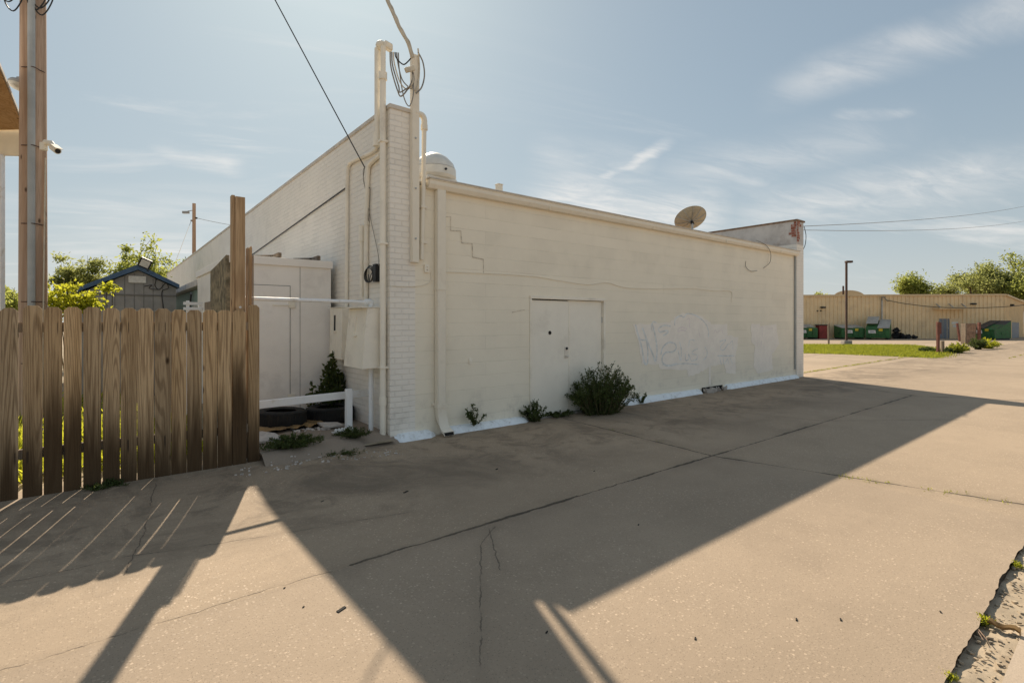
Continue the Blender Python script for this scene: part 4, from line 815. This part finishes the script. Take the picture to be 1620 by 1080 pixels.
# yard greenery behind the fence
def spray(base, pts, label, n=220, s_=.16, ls=.10, m_=m_leafbright):
    o = thing('maple_sapling', label, 'sapling', base); c = MB(); f = MB()
    for p_ in pts:
        c.tube(smooth_path([base, Vector(base).lerp(Vector(p_), .6)+Vector((0,0,.1)), p_], 4), .008, 4)
        P = np.array(p_)+RNG.normal(size=(n,3))*s_*np.array([1,1,.55]); f.leaves(P, RNG.normal(size=(n,3))+np.array([0,0,-.5]), RNG.uniform(.6,1.2,n)*ls, RNG.uniform(.5,.8,n)*ls)
    c.build('stems', m_stem, o); f.build('foliage', m_, o, smooth=False)
dp = 8.6
spray(D(110,640,dp)*1., [D(x,y,dp) for x, y in ((80,478),(92,468),(106,456),(120,478),(84,492),(100,482))], 'sunlit yellow green sapling beside the utility pole', 110, .11, .085)
spray(D(150,640,dp), [D(x,y,dp) for x, y in ((128,474),(140,468),(146,480),(132,484))], 'sunlit yellow green sapling before the grey gable', 90, .085, .08)
spray(D(175,640,9.2), [D(x,y,9.2) for x, y in ((168,456),(178,454))], 'small sunlit leaf sprig reaching across the grey gable', 60, .06, .08)
yb = MB()
for k in range(1500):
    pass
for (x0, x1, y0, y1, n) in ((-1.2,.9,6.9,9.5,2600),(-4,.5,9.5,13.2,2600)):
    P = np.stack([RNG.uniform(x0,x1,n), RNG.uniform(y0,y1,n), np.full(n,.05)], 1); yb.leaves(P, RNG.normal(size=(n,3))*.4+np.array([0,0,1.]), RNG.uniform(.1,.35,n), RNG.uniform(.02,.05,n))
o = yb.build('undergrowth', m_leafbright, smooth=False); o['kind'] = 'stuff'; o['label'] = 'bright weeds filling the yard behind the fence'; o['category'] = 'weeds'
g_ = 'trees beyond the yard'
tree('willow_tree', D(112,560,19)*1-Vector((0,0,D(112,560,19).z)), 1.65+112/807*19+.15, .82, 'feathery green tree right behind the utility pole', m_=m_leaftree2, nclump=60, per=120, ls=.12, trunk=.1, group=g_, crown0=.35)
tree('thin_tree', D(148,560,24)*1-Vector((0,0,D(148,560,24).z)), 1.65+70/807*24, .55, 'sparse half bare tree at the left slope of the gable roof', m_=m_leaftree2, nclump=14, per=26, ls=.10, trunk=.05, group=g_)
tree('young_tree', D(222,560,20)*1-Vector((0,0,D(222,560,20).z)), 1.65+118/807*20+.55, .95, 'young loose tree rising over the gable peak', m_=m_leaftree, nclump=44, per=70, ls=.15, trunk=.07, group=g_)
tree('young_tree', D(262,560,21)*1-Vector((0,0,D(262,560,21).z)), 1.65+92/807*21, .75, 'thin tree right of the gable peak against the sky', m_=m_leaftree, nclump=26, per=60, ls=.15, trunk=.06, group=g_)
tree('tree', D(8,560,16)*1-Vector((0,0,D(8,560,16).z)), 1.65+70/807*16, .8, 'low leafy tree left of the utility pole', m_=m_leaftree, nclump=40, per=70, ls=.14, trunk=.07, group=g_)
tree('tree', D(298,560,52)*1-Vector((0,0,D(298,560,52).z)), 1.65+112/807*52, 2.2, 'distant tree at the foot of the far utility pole', m_=m_leaftree, nclump=40, per=60, ls=.4, trunk=.15, group=g_)
# distant utility pole with street lamp
fd = 55.; fp = D(307, 560, fd)
o = thing('utility_pole', 'distant brown utility pole with a street lamp arm', 'utility pole', (fp.x, fp.y, 0)); zt = D(307,322,fd).z
c = MB(); c.tube([(fp.x,fp.y,0),(fp.x,fp.y,zt)], [.22,.17], 10); c.build('pole_shaft', m_pole, o)
c = MB(); a0 = D(305,333,fd); c.tube([a0, D(297,334,fd)], .04, 6); c.obox(D(294,336,fd), r_*.32, f_*.14, Vector((0,0,.12))); c.build('street_lamp', m_lampgrey, o)
for (x, y) in ((311,345),(303,349)):
    c = MB(); c.sphere(D(x,y,fd), .11, 5); c.build('insulator', m_black, o)
c = MB(); c.tube([D(303,348,fd), D(274,424,40.)], .02, 5); tag(c.build('pole_wire', m_wiregrey), 'guy wire slanting down from the distant pole', 'cable')
c = MB(); c.tube(sag(D(311,345,fd), D(372,357,60.), .05), .022, 5); tag(c.build('pole_wire', m_wiregrey), 'level wire from the distant pole towards the white roof', 'cable')
# ------------------------------------------------------------------ far side: tan metal building
A = D(1270,508,49.2); Cn = D(1590,508,47.6); A.z = Cn.z = 0; u = (Cn-A).normalized(); nrm = Vector((u.y,-u.x,0)); 
if nrm.dot(f_) > 0: nrm = -nrm
A0 = A-u*14; Ht = 4.17; X1 = Cn+Vector((9,0,0))
o = thing('metal_building', 'long low tan ribbed metal building across the lot', 'building', A0)
def ribbed(b, p, q, z0, z1, nn, pitch=.36, dpt=.07):
    L = (q-p).length; uu = (q-p).normalized(); x = 0.; prof = []
    while x < L: prof += [(x,0),(x+pitch*.70,0),(x+pitch*.76,dpt),(x+pitch*.90,dpt),(x+pitch*.96,0)]; x += pitch
    prof = [pr for pr in prof if pr[0] < L]+[(L,0)]; k = len(b.v)
    for (s_, d_) in prof: w_ = p+uu*s_+nn*d_; b.v += [(w_.x,w_.y,z0),(w_.x,w_.y,z1)]
    for i in range(len(prof)-1): b.f.append((k+2*i, k+2*i+2, k+2*i+3, k+2*i+1))
c = MB(); ribbed(c, A0, Cn, 0, Ht-.12, nrm); c.build('front_wall', m_tan, o, smooth=False)
n2 = Vector((0,-1,0)); c = MB(); Ce = Cn+Vector((11,0,0)); ribbed(c, Cn, Ce, 0, Ht-.25, n2); c.build('end_wall', m_tan, o, smooth=False)
c = MB(); c.prism([Cn+Vector((0,0,Ht-.15)), Cn+Vector((0,0,Ht)), Ce+Vector((0,0,Ht-.45)), Ce+Vector((0,0,Ht-.6))], n2*.18); c.build('end_trim', m_tantrim, o)
c = MB(); c.beam(A0+Vector((0,0,Ht-.06))+nrm*.08, Cn+Vector((0,0,Ht-.06))+nrm*.08, .16, .15); c.build('eave_trim', m_tantrim, o)
c = MB(); c.prism([A0+Vector((0,0,Ht)), Cn+Vector((0,0,Ht)), Ce+Vector((0,0,Ht-.44)), A0-nrm*12+Vector((0,0,Ht+.02))], (0,0,.03)); c.build('roof', m_tantrim, o)
def onwall(x, z=0., off=0.):
    """point on the tan front wall below photo column x"""
    d_ = sky_dir(x, 508); t_ = (A.x*u.y-A.y*u.x)/(d_.x*u.y-d_.y*u.x); return Vector((d_.x*t_, d_.y*t_, z))+nrm*off
def wz(y): return EYE-(y-HY)/F*48.3
def wpanel(x0, x1, y0, y1, off, th_, name, m_, par, bev=0.):
    a_, b_ = onwall(x0), onwall(x1); z0, z1 = max(0.01, wz(y1)), wz(y0); c = MB(); c.prism([a_+Vector((0,0,z0)), b_+Vector((0,0,z0)), b_+Vector((0,0,z1)), a_+Vector((0,0,z1))], nrm*off); return c.build(name, m_, par, bevel=bev)
dg = wpanel(1484.5,1501,504,537, .07, 0, 'door', m_greydoor, o, .01); wpanel(1501.5,1518,504,537, .066, 0, 'door', m_tanlight, o, .01)
h_ = MB(); pz_ = onwall(1499, 1.0, .09); h_.sphere(pz_, .05, 5); h_.build('door_handle', m_steel, dg)
wpanel(1504.5,1514.5,509,512.5, .085, 0, 'door_sign', m_plate, o); wpanel(1506.5,1512.5,514,517, .085, 0, 'door_sign', m_plate, o)
wpanel(1475,1523,486.2,489.4, .9, 0, 'awning', m_tanlight, o)
for xx in (1478,1498,1518):
    c = MB(); c.tube([onwall(xx, wz(487.2), .85), onwall(xx+2, wz(481), .1)], .05, 5); c.build('awning_brace', m_steel, o)
for (xx, yy) in ((1538,481),(1301,486)):
    wpanel(xx-3.2,xx+3.2,yy-1.2,yy+1.2, .3, 0, 'wall_lamp', m_black, o)
for xx in (1293,1298): wpanel(xx-.8,xx+.8,490.5,492.2,.1,0,'wall_fitting', m_black, o)
le_ = Cn+Vector((2.6,0,wz(482))); c = MB(); c.box(le_.x-.25, le_.y-.3, le_.z-.08, le_.x+.25, le_.y, le_.z+.08); c.build('wall_lamp', m_black, o)
c = MB(); c.prism([Cn+Vector((3.2,-.06,0)), Cn+Vector((7.5,-.06,0)), Cn+Vector((7.5,-.06,1.5)), Cn+Vector((3.2,-.06,1.55))], (0,-.02,0)); c.build('end_door', m_greydoor, o)
# electric service on the front wall
o2 = thing('meter_mast', 'grey meter box and conduit mast on the tan wall between dumpster and bollard', 'meter', onwall(1394,0))
c = MB(); c.tube([onwall(1394,1.5,.12), onwall(1394,wz(474),.12)], .06, 8); c.build('conduit_pipe', m_steel, o2)
c = MB(); c.obox(onwall(1395.5,wz(515.5),.2), u*.25, nrm*.12, Vector((0,0,.4))); c.build('meter_cabinet', m_lampgrey, o2, bevel=.02)
c = MB(); c.tube(smooth_path([onwall(1394,wz(476),.12), onwall(1393,wz(471),.2), onwall(1396,wz(470),.25), onwall(1399,wz(474),.25), onwall(1403,wz(476),.2)],5), .05, 6); c.build('weatherhead', m_wiregrey, o2)
c = MB(); c.tube(smooth_path([onwall(1401,wz(475),.25), onwall(1430,wz(481),.5), onwall(1475,wz(486.5),.9), onwall(1540,wz(487.5),1.2), onwall(1620,wz(480),2.), onwall(1760,wz(450),6.)],6), .03, 5); tag(c.build('building_cable', m_wire), 'dark cable sagging along the tan metal wall', 'cable')
# dumpsters
def dumpster(base, ang, label, lid='open', Wd=2.0, Dp=1.6, Hf=1.0, Hb=1.35, lidm=None):
    o = thing('dumpster', label, 'dumpster', (0,0,0), 'green dumpsters by the tan building')
    c = MB(); c.prism([(-Wd/2,-Dp/2,.12),(-Wd/2,Dp/2,.12),(-Wd/2,Dp/2,Hb),(-Wd/2,-Dp/2,Hf),(-Wd/2,-Dp/2-.06,Hf-.25)], (Wd,0,0)); bd = c.build('bin_body', m_green, o, bevel=.02)
    c = MB()
    for xx in (-Wd/2-.03, Wd/2-.03): c.box(xx, -.25, .5, xx+.06, .45, .68)
    for z in (.2, Hf-.12): c.box(-Wd/2+.02, -Dp/2-.09, z, Wd/2-.02, -Dp/2-.02, z+.07)
    for xx in (-.5, 0., .5): c.box(xx-.03, -Dp/2-.1, .2, xx+.03, -Dp/2-.02, Hf-.1)
    c.build('rib', m_green, bd)
    c = MB(); c.prism([(-Wd*.36,-Dp/2-.105,.56),(-.08,-Dp/2-.105,.56),(-.12,-Dp/2-.105,.84),(-Wd*.38,-Dp/2-.105,.84)], (0,-.012,0)); st_ = c.build('sticker', m_plate, o)
    c = MB(); c.box(-Wd*.30, -Dp/2-.1215, .66, -.20, -Dp/2-.118, .75); c.build('lettering', m_lampgrey, st_)
    c = MB(); c.box(.12, -Dp/2-.117, .76, .40, -Dp/2-.105, .98); c.build('sticker', m_yellow, o)
    for sx in (-1, 1):
        c = MB(); a_ = (sx*Wd/4-.48*Wd/2+.0, Wd/2)
        x0, x1 = (-Wd/2-.02, -.01) if sx < 0 else (.01, Wd/2+.02)
        if lid == 'open' and sx < 0: c.prism([(x0,Dp/2,Hb+.30),(x1,Dp/2,Hb+.30),(x1,-Dp/2+.5,Hf+.42),(x0,-Dp/2+.5,Hf+.42)], (0,0,.05))
        elif lid == 'half' and sx > 0: c.prism([(x0,Dp/2,Hb+.02),(x1,Dp/2,Hb+.02),(x1,-Dp/2+.35,Hf+.02),(x0,-Dp/2+.35,Hf+.02)], (0,0,.04))
        else: c.prism([(x0,Dp/2,Hb+.02),(x1,Dp/2,Hb+.02),(x1,-Dp/2-.08,Hf+.02),(x0,-Dp/2-.08,Hf+.02)], (0,0,.05))
        c.build('lid', lidm or m_lid, o, bevel=.012)
    c = MB(); c.box(-Wd/2+.05,-Dp/2+.1,0,-Wd/2+.25,Dp/2-.1,.12); c.box(Wd/2-.25,-Dp/2+.1,0,Wd/2-.05,Dp/2-.1,.12); c.build('skid', m_black, o)
    o.location = base; o.rotation_euler.z = ang; return o
au = math.atan2(u.y, u.x)
b_ = onwall(1331,0,1.3); dumpster((b_.x,b_.y,0), au-.04, 'green dumpster behind the light pole with its lids down', 'half', 2.0, 1.4, 1.0, 1.25)
b_ = onwall(1370,0,1.9); dumpster((b_.x,b_.y,0), au-.62, 'green dumpster with one lid propped up beside the meter', 'open', 1.75, 2.1, 1.0, 1.75)
b_ = onwall(1261,0,1.2); dumpster((b_.x,b_.y,0), au, 'green dumpster mostly hidden behind the white building', 'half', 1.9, 1.5, 1.0, 1.3)
b_ = G(1570,537); dumpster((b_.x,b_.y,0), au-1.2, 'green dumpster at the right end of the tan wall near the bushes', 'half', 1.6, 2.1, .95, 1.65, m_lidblack)
# red bin, bollards
b_ = onwall(1293,0,.75); o = thing('red_bin', 'dark red box bin against the tan wall', 'bin', (b_.x,b_.y,0)); c = MB(); c.obox((b_.x,b_.y,.62), u*.36, nrm*.35, Vector((0,0,.62))); c.build('bin_body', m_redbox, o, bevel=.02)
c = MB(); c.obox((b_.x,b_.y,1.28), u*.40, nrm*.38, Vector((0,0,.05))); c.build('lid', m_black, o, bevel=.02)
def bollard(x, y, label, h=.95):
    p0 = G(x, y); o = thing('bollard', label, 'bollard', (0,0,0), 'red bollards before the tan wall')
    c = MB(); c.tube([(0,0,0),(0,0,h),(0,0,h+.05)], [.14,.14,.08], 14); c.build('bollard_post', m_red, o); c = MB(); c.lathe([(.146,h-.18),(.146,h-.12)], n=14); c.build('reflective_band', m_plate, o); o.location = (p0.x,p0.y,0)
bollard(1461,535.5,'red bollard left of the grey door'); bollard(1524.5,538,'red bollard right of the signed door'); bollard(1403,537,'red bollard beside the grey meter box', 1.0); bollard(1289,535.5,'red bollard in front of the dark red bin', .9)
# dark rubbish heap by the meter
b_ = onwall(1416,0,.6); o = thing('rubbish_bags', 'dark pile of rubbish bags against the tan wall', 'rubbish', (b_.x,b_.y,0))
for k, (dx, r, z) in enumerate(((-.3,.42,.35),(.2,.36,.3),(.75,.3,.22),(-.25,.3,.95),(1.3,.25,.18))):
    c = MB(); c.sphere(b_+u*dx+Vector((0,0,z*.8)), r*.85, 7, .8); V = np.array(c.v); V += RNG.normal(size=V.shape)*.06; c.v = list(map(tuple, V)); c.build('bag', m_black, o)
# light pole, thin posts, crate
b_ = G(1339,545.3); o = thing('light_pole', 'slim dark brown lamp pole on a concrete base in the grass', 'lamp pole', (b_.x,b_.y,0)); dd = (b_.x*FA+b_.y*FB); zt = EYE+95/807*dd
c = MB(); c.obox((b_.x,b_.y,.14), u*.26, nrm*.26, Vector((0,0,.16))); c.build('footing', m_conc, o, bevel=.03)
c = MB(); c.obox((b_.x,b_.y,(.3+zt)/2), u*.055, nrm*.055, Vector((0,0,(zt-.3)/2))); c.build('pole_shaft', m_rustpole, o)
c = MB(); c.obox((b_.x,b_.y,zt-.05)+Vector(u*.16) if False else Vector((b_.x,b_.y,zt-.05))+u*.16, u*.22, nrm*.13, Vector((0,0,.07))); c.build('lamp_head', m_rustpole, o, bevel=.02)
def post(x, y, ytop, r, label, m_, topm=None, lean=0.):
    p0 = G(x, y); d_ = p0.x*FA+p0.y*FB; zt = EYE-(ytop-HY)/F*d_; o = thing('yard_post', label, 'post', p0, 'old posts at the lot edge'); c = MB(); c.obox((p0.x+r_.x*lean/2,p0.y+r_.y*lean/2,zt/2), r_*r, f_*r, Vector((r_.x*lean/2,r_.y*lean/2,zt/2))); c.build('post_shaft', m_, o, bevel=.008)
    if topm: c = MB(); c.obox((p0.x-f_.x*(r+.02),p0.y-f_.y*(r+.02),zt*.80), r_*(r+.05), f_*.012, Vector((0,0,zt*.18))); c.build('post_plate', topm, o)
post(1484,559.5,509,.055,'rusty brown post with a plate at the grass corner', m_rustpost, m_rustpost)
post(1491,558,539,.06,'short pale wooden stub beside the rusty post', m_oldboard)
post(1311,545,512,.045,'thin grey post in the grass left of the lamp pole', m_oldboard)
post(1518.5,540,511,.06,'leaning rusty post between door and bollard', m_rustpost, None, -.22)
post(1549,545,510,.07,'dark rusty post beside the brown crate', m_rustpost)
b_ = G(1536,544.5); o = thing('pallet_crate', 'brown slatted wooden crate standing among the bushes', 'crate', (b_.x,b_.y,0)); d_ = b_.x*FA+b_.y*FB; zt = EYE-(511.5-HY)/F*d_
for k in range(5): c = MB(); c.obox(b_+r_*(-.30+.15*k)+Vector((0,0,zt/2)), r_*.065, f_*.02, Vector((0,0,zt/2))); c.build('board', m_crate, o)
for z in (.2, zt*.55, zt-.12): c = MB(); c.obox(b_-f_*.035+Vector((0,0,z)), r_*.38, f_*.012, Vector((0,0,.06))); c.build('slat_rail', m_crate, o)
c = MB(); c.obox(b_-r_*.40+f_*.15+Vector((0,0,zt/2)), r_*.03, f_*.2, Vector((0,0,zt/2))); c.build('crate_side', m_oldboard, o)
# grass patch on the lot corner
gpoly = [G(1262,545.5), G(1440,546.3), G(1470,550), G(1498,561), G(1482,566.5), G(1430,564.5), G(1370,562), G(1320,560), G(1262,558.5)]
c = MB(); c.poly([(p_.x,p_.y,.004) for p_ in gpoly[::-1]]); setting(c.build('lawn', m_grassbed, smooth=False), 'green grass verge beside the lot', 'lawn')
def inside(P, poly):
    x, y = P[:,0], P[:,1]; r = np.zeros(len(P), bool); n = len(poly)
    for i in range(n):
        a_, b2 = poly[i], poly[(i+1)%n]; cnd = ((a_.y > y) != (b2.y > y)) & (x < (b2.x-a_.x)*(y-a_.y)/(b2.y-a_.y+1e-9)+a_.x); r ^= cnd
    return r
xs_ = [p_.x for p_ in gpoly]; ys_ = [p_.y for p_ in gpoly]; P = np.stack([RNG.uniform(min(xs_)-.6,max(xs_)+.6,70000), RNG.uniform(min(ys_)-.6,max(ys_)+.6,70000), np.full(70000,.003)], 1)
jit = P+RNG.normal(size=P.shape)*.25; P = P[inside(jit, gpoly)]; f = MB(); n = len(P); f.leaves(P, RNG.normal(size=(n,3))*.45+np.array([0,0,1.]), RNG.uniform(.05,.14,n), RNG.uniform(.02,.04,n))
o = f.build('grass', m_grass, smooth=False); o['kind'] = 'stuff'; o['label'] = 'short bright grass blades on the verge'; o['category'] = 'grass'
g_ = 'bushes at the lot corner'
for (x, y, H, R, lab, m_) in ((1468,557,.30,.55,'low straggly green bush left of the rusty post', m_leafweed),(1516,558,.62,.62,'bright green rounded bush in front of the crate', m_grass),(1547,552.5,.85,.5,'dark green bush hiding the crate foot', m_leafdark),(1562,551,.72,.75,'yellow green sprig bush right of the dark bush', m_leafbright),(1500,558,.28,.4,'small green tuft behind the pale stub', m_leafweed)):
    p0 = G(x,y); bush('lot_bush', (p0.x,p0.y,0), H, R, lab, 'bush', m_, 60, 40, .10, g_, lw=.45)
# dome roof, far trees, far wires
dd = 75.; p0 = D(1343.5, 508, dd); rx = 25/807*dd; zt = EYE+49/807*dd; c = MB()
c.prism([Vector((p0.x,p0.y,0))+r_*rx*math.cos(a_)*1.0+Vector((0,0,zt-1.0+1.0*math.sin(a_))) for a_ in [math.pi*i/16 for i in range(17)]]+[Vector((p0.x,p0.y,0))-r_*rx, Vector((p0.x,p0.y,0))+r_*rx], Vector((p0.x,p0.y,0)).normalized()*12); tag(c.build('barrel_roof_barn', m_tanlight), 'round topped tan building behind the metal building', 'building')
c = MB(); p1 = D(1334,508,dd-1); c.tube([(p1.x,p1.y,0),(p1.x,p1.y,EYE+55/807*dd)], .12, 8); tag(c.build('chimney_stub', m_rustpole), 'dark stub rising beside the round topped building', 'chimney')
g_ = 'trees beyond the metal building'
def ft(x, ytop, d_, R, lab, m_, nc, per, ls=.5): 
    b0 = D(x,508,d_); b0.z = 0; tree('tree', b0, EYE+(508-ytop)/F*d_, R, lab, m_=m_, nclump=nc, per=per, ls=ls, trunk=.32, group=g_, crown0=.33)
ft(1434,433,68,3.1,'rounded green tree behind the middle of the tan roof', m_leaftree, 120, 80, .32)
ft(1480,445,72,2.4,'low pale tree filling the gap between two crowns', m_leaftree2, 70, 70, .32)
ft(1530,416,64,4.0,'broad olive green tree behind the tan roof', m_leaftree2, 150, 80, .32)
ft(1583,394,62,3.3,'tallest loose tree with a bare leaning limb', m_leaftree, 80, 60, .34)
ft(1632,432,60,3.6,'leafy tree cut by the right edge of the photo', m_leaftree, 80, 80, .34)
ft(1296,462,82,2.2,'distant dark treetop just above the tan roof', m_leaftree2, 30, 60, .40)
ft(1690,425,66,5,'tree outside the right edge', m_leaftree2, 60, 90, .5)
c = MB(); c.tube(sag(PX(1270,358,16.27), D(1640,322,38.), .25), .009, 5); tag(c.build('overhead_wire', m_wiregrey), 'upper overhead wire leaving the far parapet', 'cable')
c = MB(); c.tube(sag(PX(1270,364,16.27), D(1640,346,38.), .30), .008, 5); tag(c.build('overhead_wire', m_wiregrey), 'lower overhead wire leaving the far parapet', 'cable')
c = MB(); c.tube(smooth_path([PX(1272,358,16.3), PX(1275,372,16.4), PX(1274,386,16.4), PX(1271,394,16.32)],5), .010, 5); tag(c.build('parapet_wire', m_wire), 'short slack wire hanging at the far parapet end', 'cable')
# ------------------------------------------------------------------ light, sky, camera
EL = math.radians(39.0); sh = Vector((.3346, .9423, 0)); sun_v = Vector((sh.x*math.cos(EL), sh.y*math.cos(EL), math.sin(EL)))
sl = bpy.data.lights.new('sun', 'SUN'); sl.energy = 5.0; sl.angle = math.radians(.55); sl.color = (1., .87, .70)
so = bpy.data.objects.new('sun', sl); COL.objects.link(so); so.rotation_euler = sun_v.to_track_quat('Z', 'Y').to_euler(); so.location = (0,0,30)
W = bpy.data.worlds.new('World'); S.world = W; W.use_nodes = True; nt = W.node_tree; bg = nt.nodes['Background']
class WT(NT):
    def __init__(s): s.t = nt; s._pos = None
t = WT(); sky = t.n('ShaderNodeTexSky', sky_type='NISHITA'); sky.sun_disc = False; sky.sun_elevation = EL; sky.sun_rotation = math.atan2(sh.x, sh.y)
sky.air_density = 1.; sky.dust_density = 1.6; sky.ozone_density = 1.; sky.altitude = 300
dirv = t.n('ShaderNodeTexCoord').outputs['Generated']; dirv = t.V('NORMALIZE', dirv)
dx, dy, dz = t.xyz(dirv); dzc = t.M('ADD', t.M('MAXIMUM', dz, 0.), .12)
uv = t.comb(t.M('DIVIDE', dx, dzc), t.M('DIVIDE', dy, dzc), 0.)
# cirrus drawn out along one wind direction
wa = math.radians(-18); ru = t.V('DOT_PRODUCT', uv, (math.cos(wa), math.sin(wa), 0), out=1); rv = t.V('DOT_PRODUCT', uv, (-math.sin(wa), math.cos(wa), 0), out=1)
cuv = t.comb(t.M('MULTIPLY', ru, .35), t.M('MULTIPLY', rv, 1.1), 0.)
n1 = t.noise(cuv, 1.5, 8, .62, .9); n0 = t.noise(uv, .35, 3, .5)
cl = t.M('MULTIPLY', t.ramp(n1, .50, .76), t.ramp(n0, .36, .62))
def streak(pa, pb, wd, amt, y0=None):
    """a long cloud band lying along a great circle of the sky between two bearings"""
    a_, b2 = sky_dir(*pa).normalized(), sky_dir(*pb).normalized(); n_ = a_.cross(b2).normalized(); m_ = (a_+b2).normalized(); tg = n_.cross(m_)
    half = abs((b2-a_).dot(tg))/2
    wob = t.M('MULTIPLY', t.M('SUBTRACT', t.noise(cuv, 3., 5, .6), .5), .05)
    dn = t.M('ABSOLUTE', t.M('ADD', t.V('DOT_PRODUCT', dirv, tuple(n_), out=1), wob)); al = t.M('ABSOLUTE', t.V('DOT_PRODUCT', dirv, tuple(tg), out=1))
    fr_ = t.M('GREATER_THAN', t.V('DOT_PRODUCT', dirv, tuple(m_), out=1), .2)
    tex = t.ramp(t.noise(cuv, 6., 7, .65, .6), .32, .72, .25, 1.)
    return t.M('MULTIPLY', t.M('MULTIPLY', t.M('MULTIPLY', t.ramp(dn, wd, 0.), t.ramp(al, half, half*.45)), t.M('MULTIPLY', tex, amt)), fr_)
for s_ in ((( 1180,165),(1800,-45), .045, .5), ((800,312),(1190,350), .085, 1.0), ((900,300),(1100,330), .05, .9), ((930,290),(1075,215), .016, .9), ((1120,352),(1760,240), .06, .6), ((225,232),(400,264), .022, .8), ((820,240),(1060,270), .05, .4), ((1000,290),(1500,200), .06, .35), ((20,420),(360,380), .05, .5), ((1300,188),(1460,180), .012, .5), ((60,350),(480,330), .06, .35), ((1090,250),(1230,300), .02, .5)):
    cl = t.M('MAXIMUM', cl, streak(*s_))
hz_ = t.M('POWER', t.M('SUBTRACT', 1., t.M('MINIMUM', t.M('MAXIMUM', dz, 0.), 1.)), 5.)
den = t.V('ADD', t.V('MULTIPLY', sky.outputs[0], (1/12.5,)*3), (1,1,1)); soft = t.V('DIVIDE', sky.outputs[0], den)   # thin high haze evens out the glow round the sun
soft = t.V('MULTIPLY', soft, (.84,1.0,1.05))
base = t.mix(t.M('ADD', t.M('MULTIPLY', hz_, .35), .38), soft, (4.15,4.75,5.05))
base = t.mix(t.M('MULTIPLY', t.M('POWER', hz_, 1.6), .6), base, (6.3,6.25,6.0))
col = t.mix(t.M('MULTIPLY', cl, .9), base, (7.7,7.5,7.2))
nt.links.new(col, bg.inputs[0]); bg.inputs[1].default_value = .085
S.view_settings.view_transform = 'Standard'; S.view_settings.look = 'None'; S.view_settings.exposure = .47; S.view_settings.gamma = 1.
cd = bpy.data.cameras.new('camera'); co = bpy.data.objects.new('camera', cd); COL.objects.link(co); S.camera = co
co.location = (0,0,EYE); co.rotation_euler = (math.pi/2, 0, -math.atan2(FA, FB)); cd.sensor_width = 36.; cd.lens = F/1620*36; cd.shift_y = -32/1620; cd.clip_start = .05; cd.clip_end = 3000
S.cycles.max_bounces = 6; S.cycles.transparent_max_bounces = 8
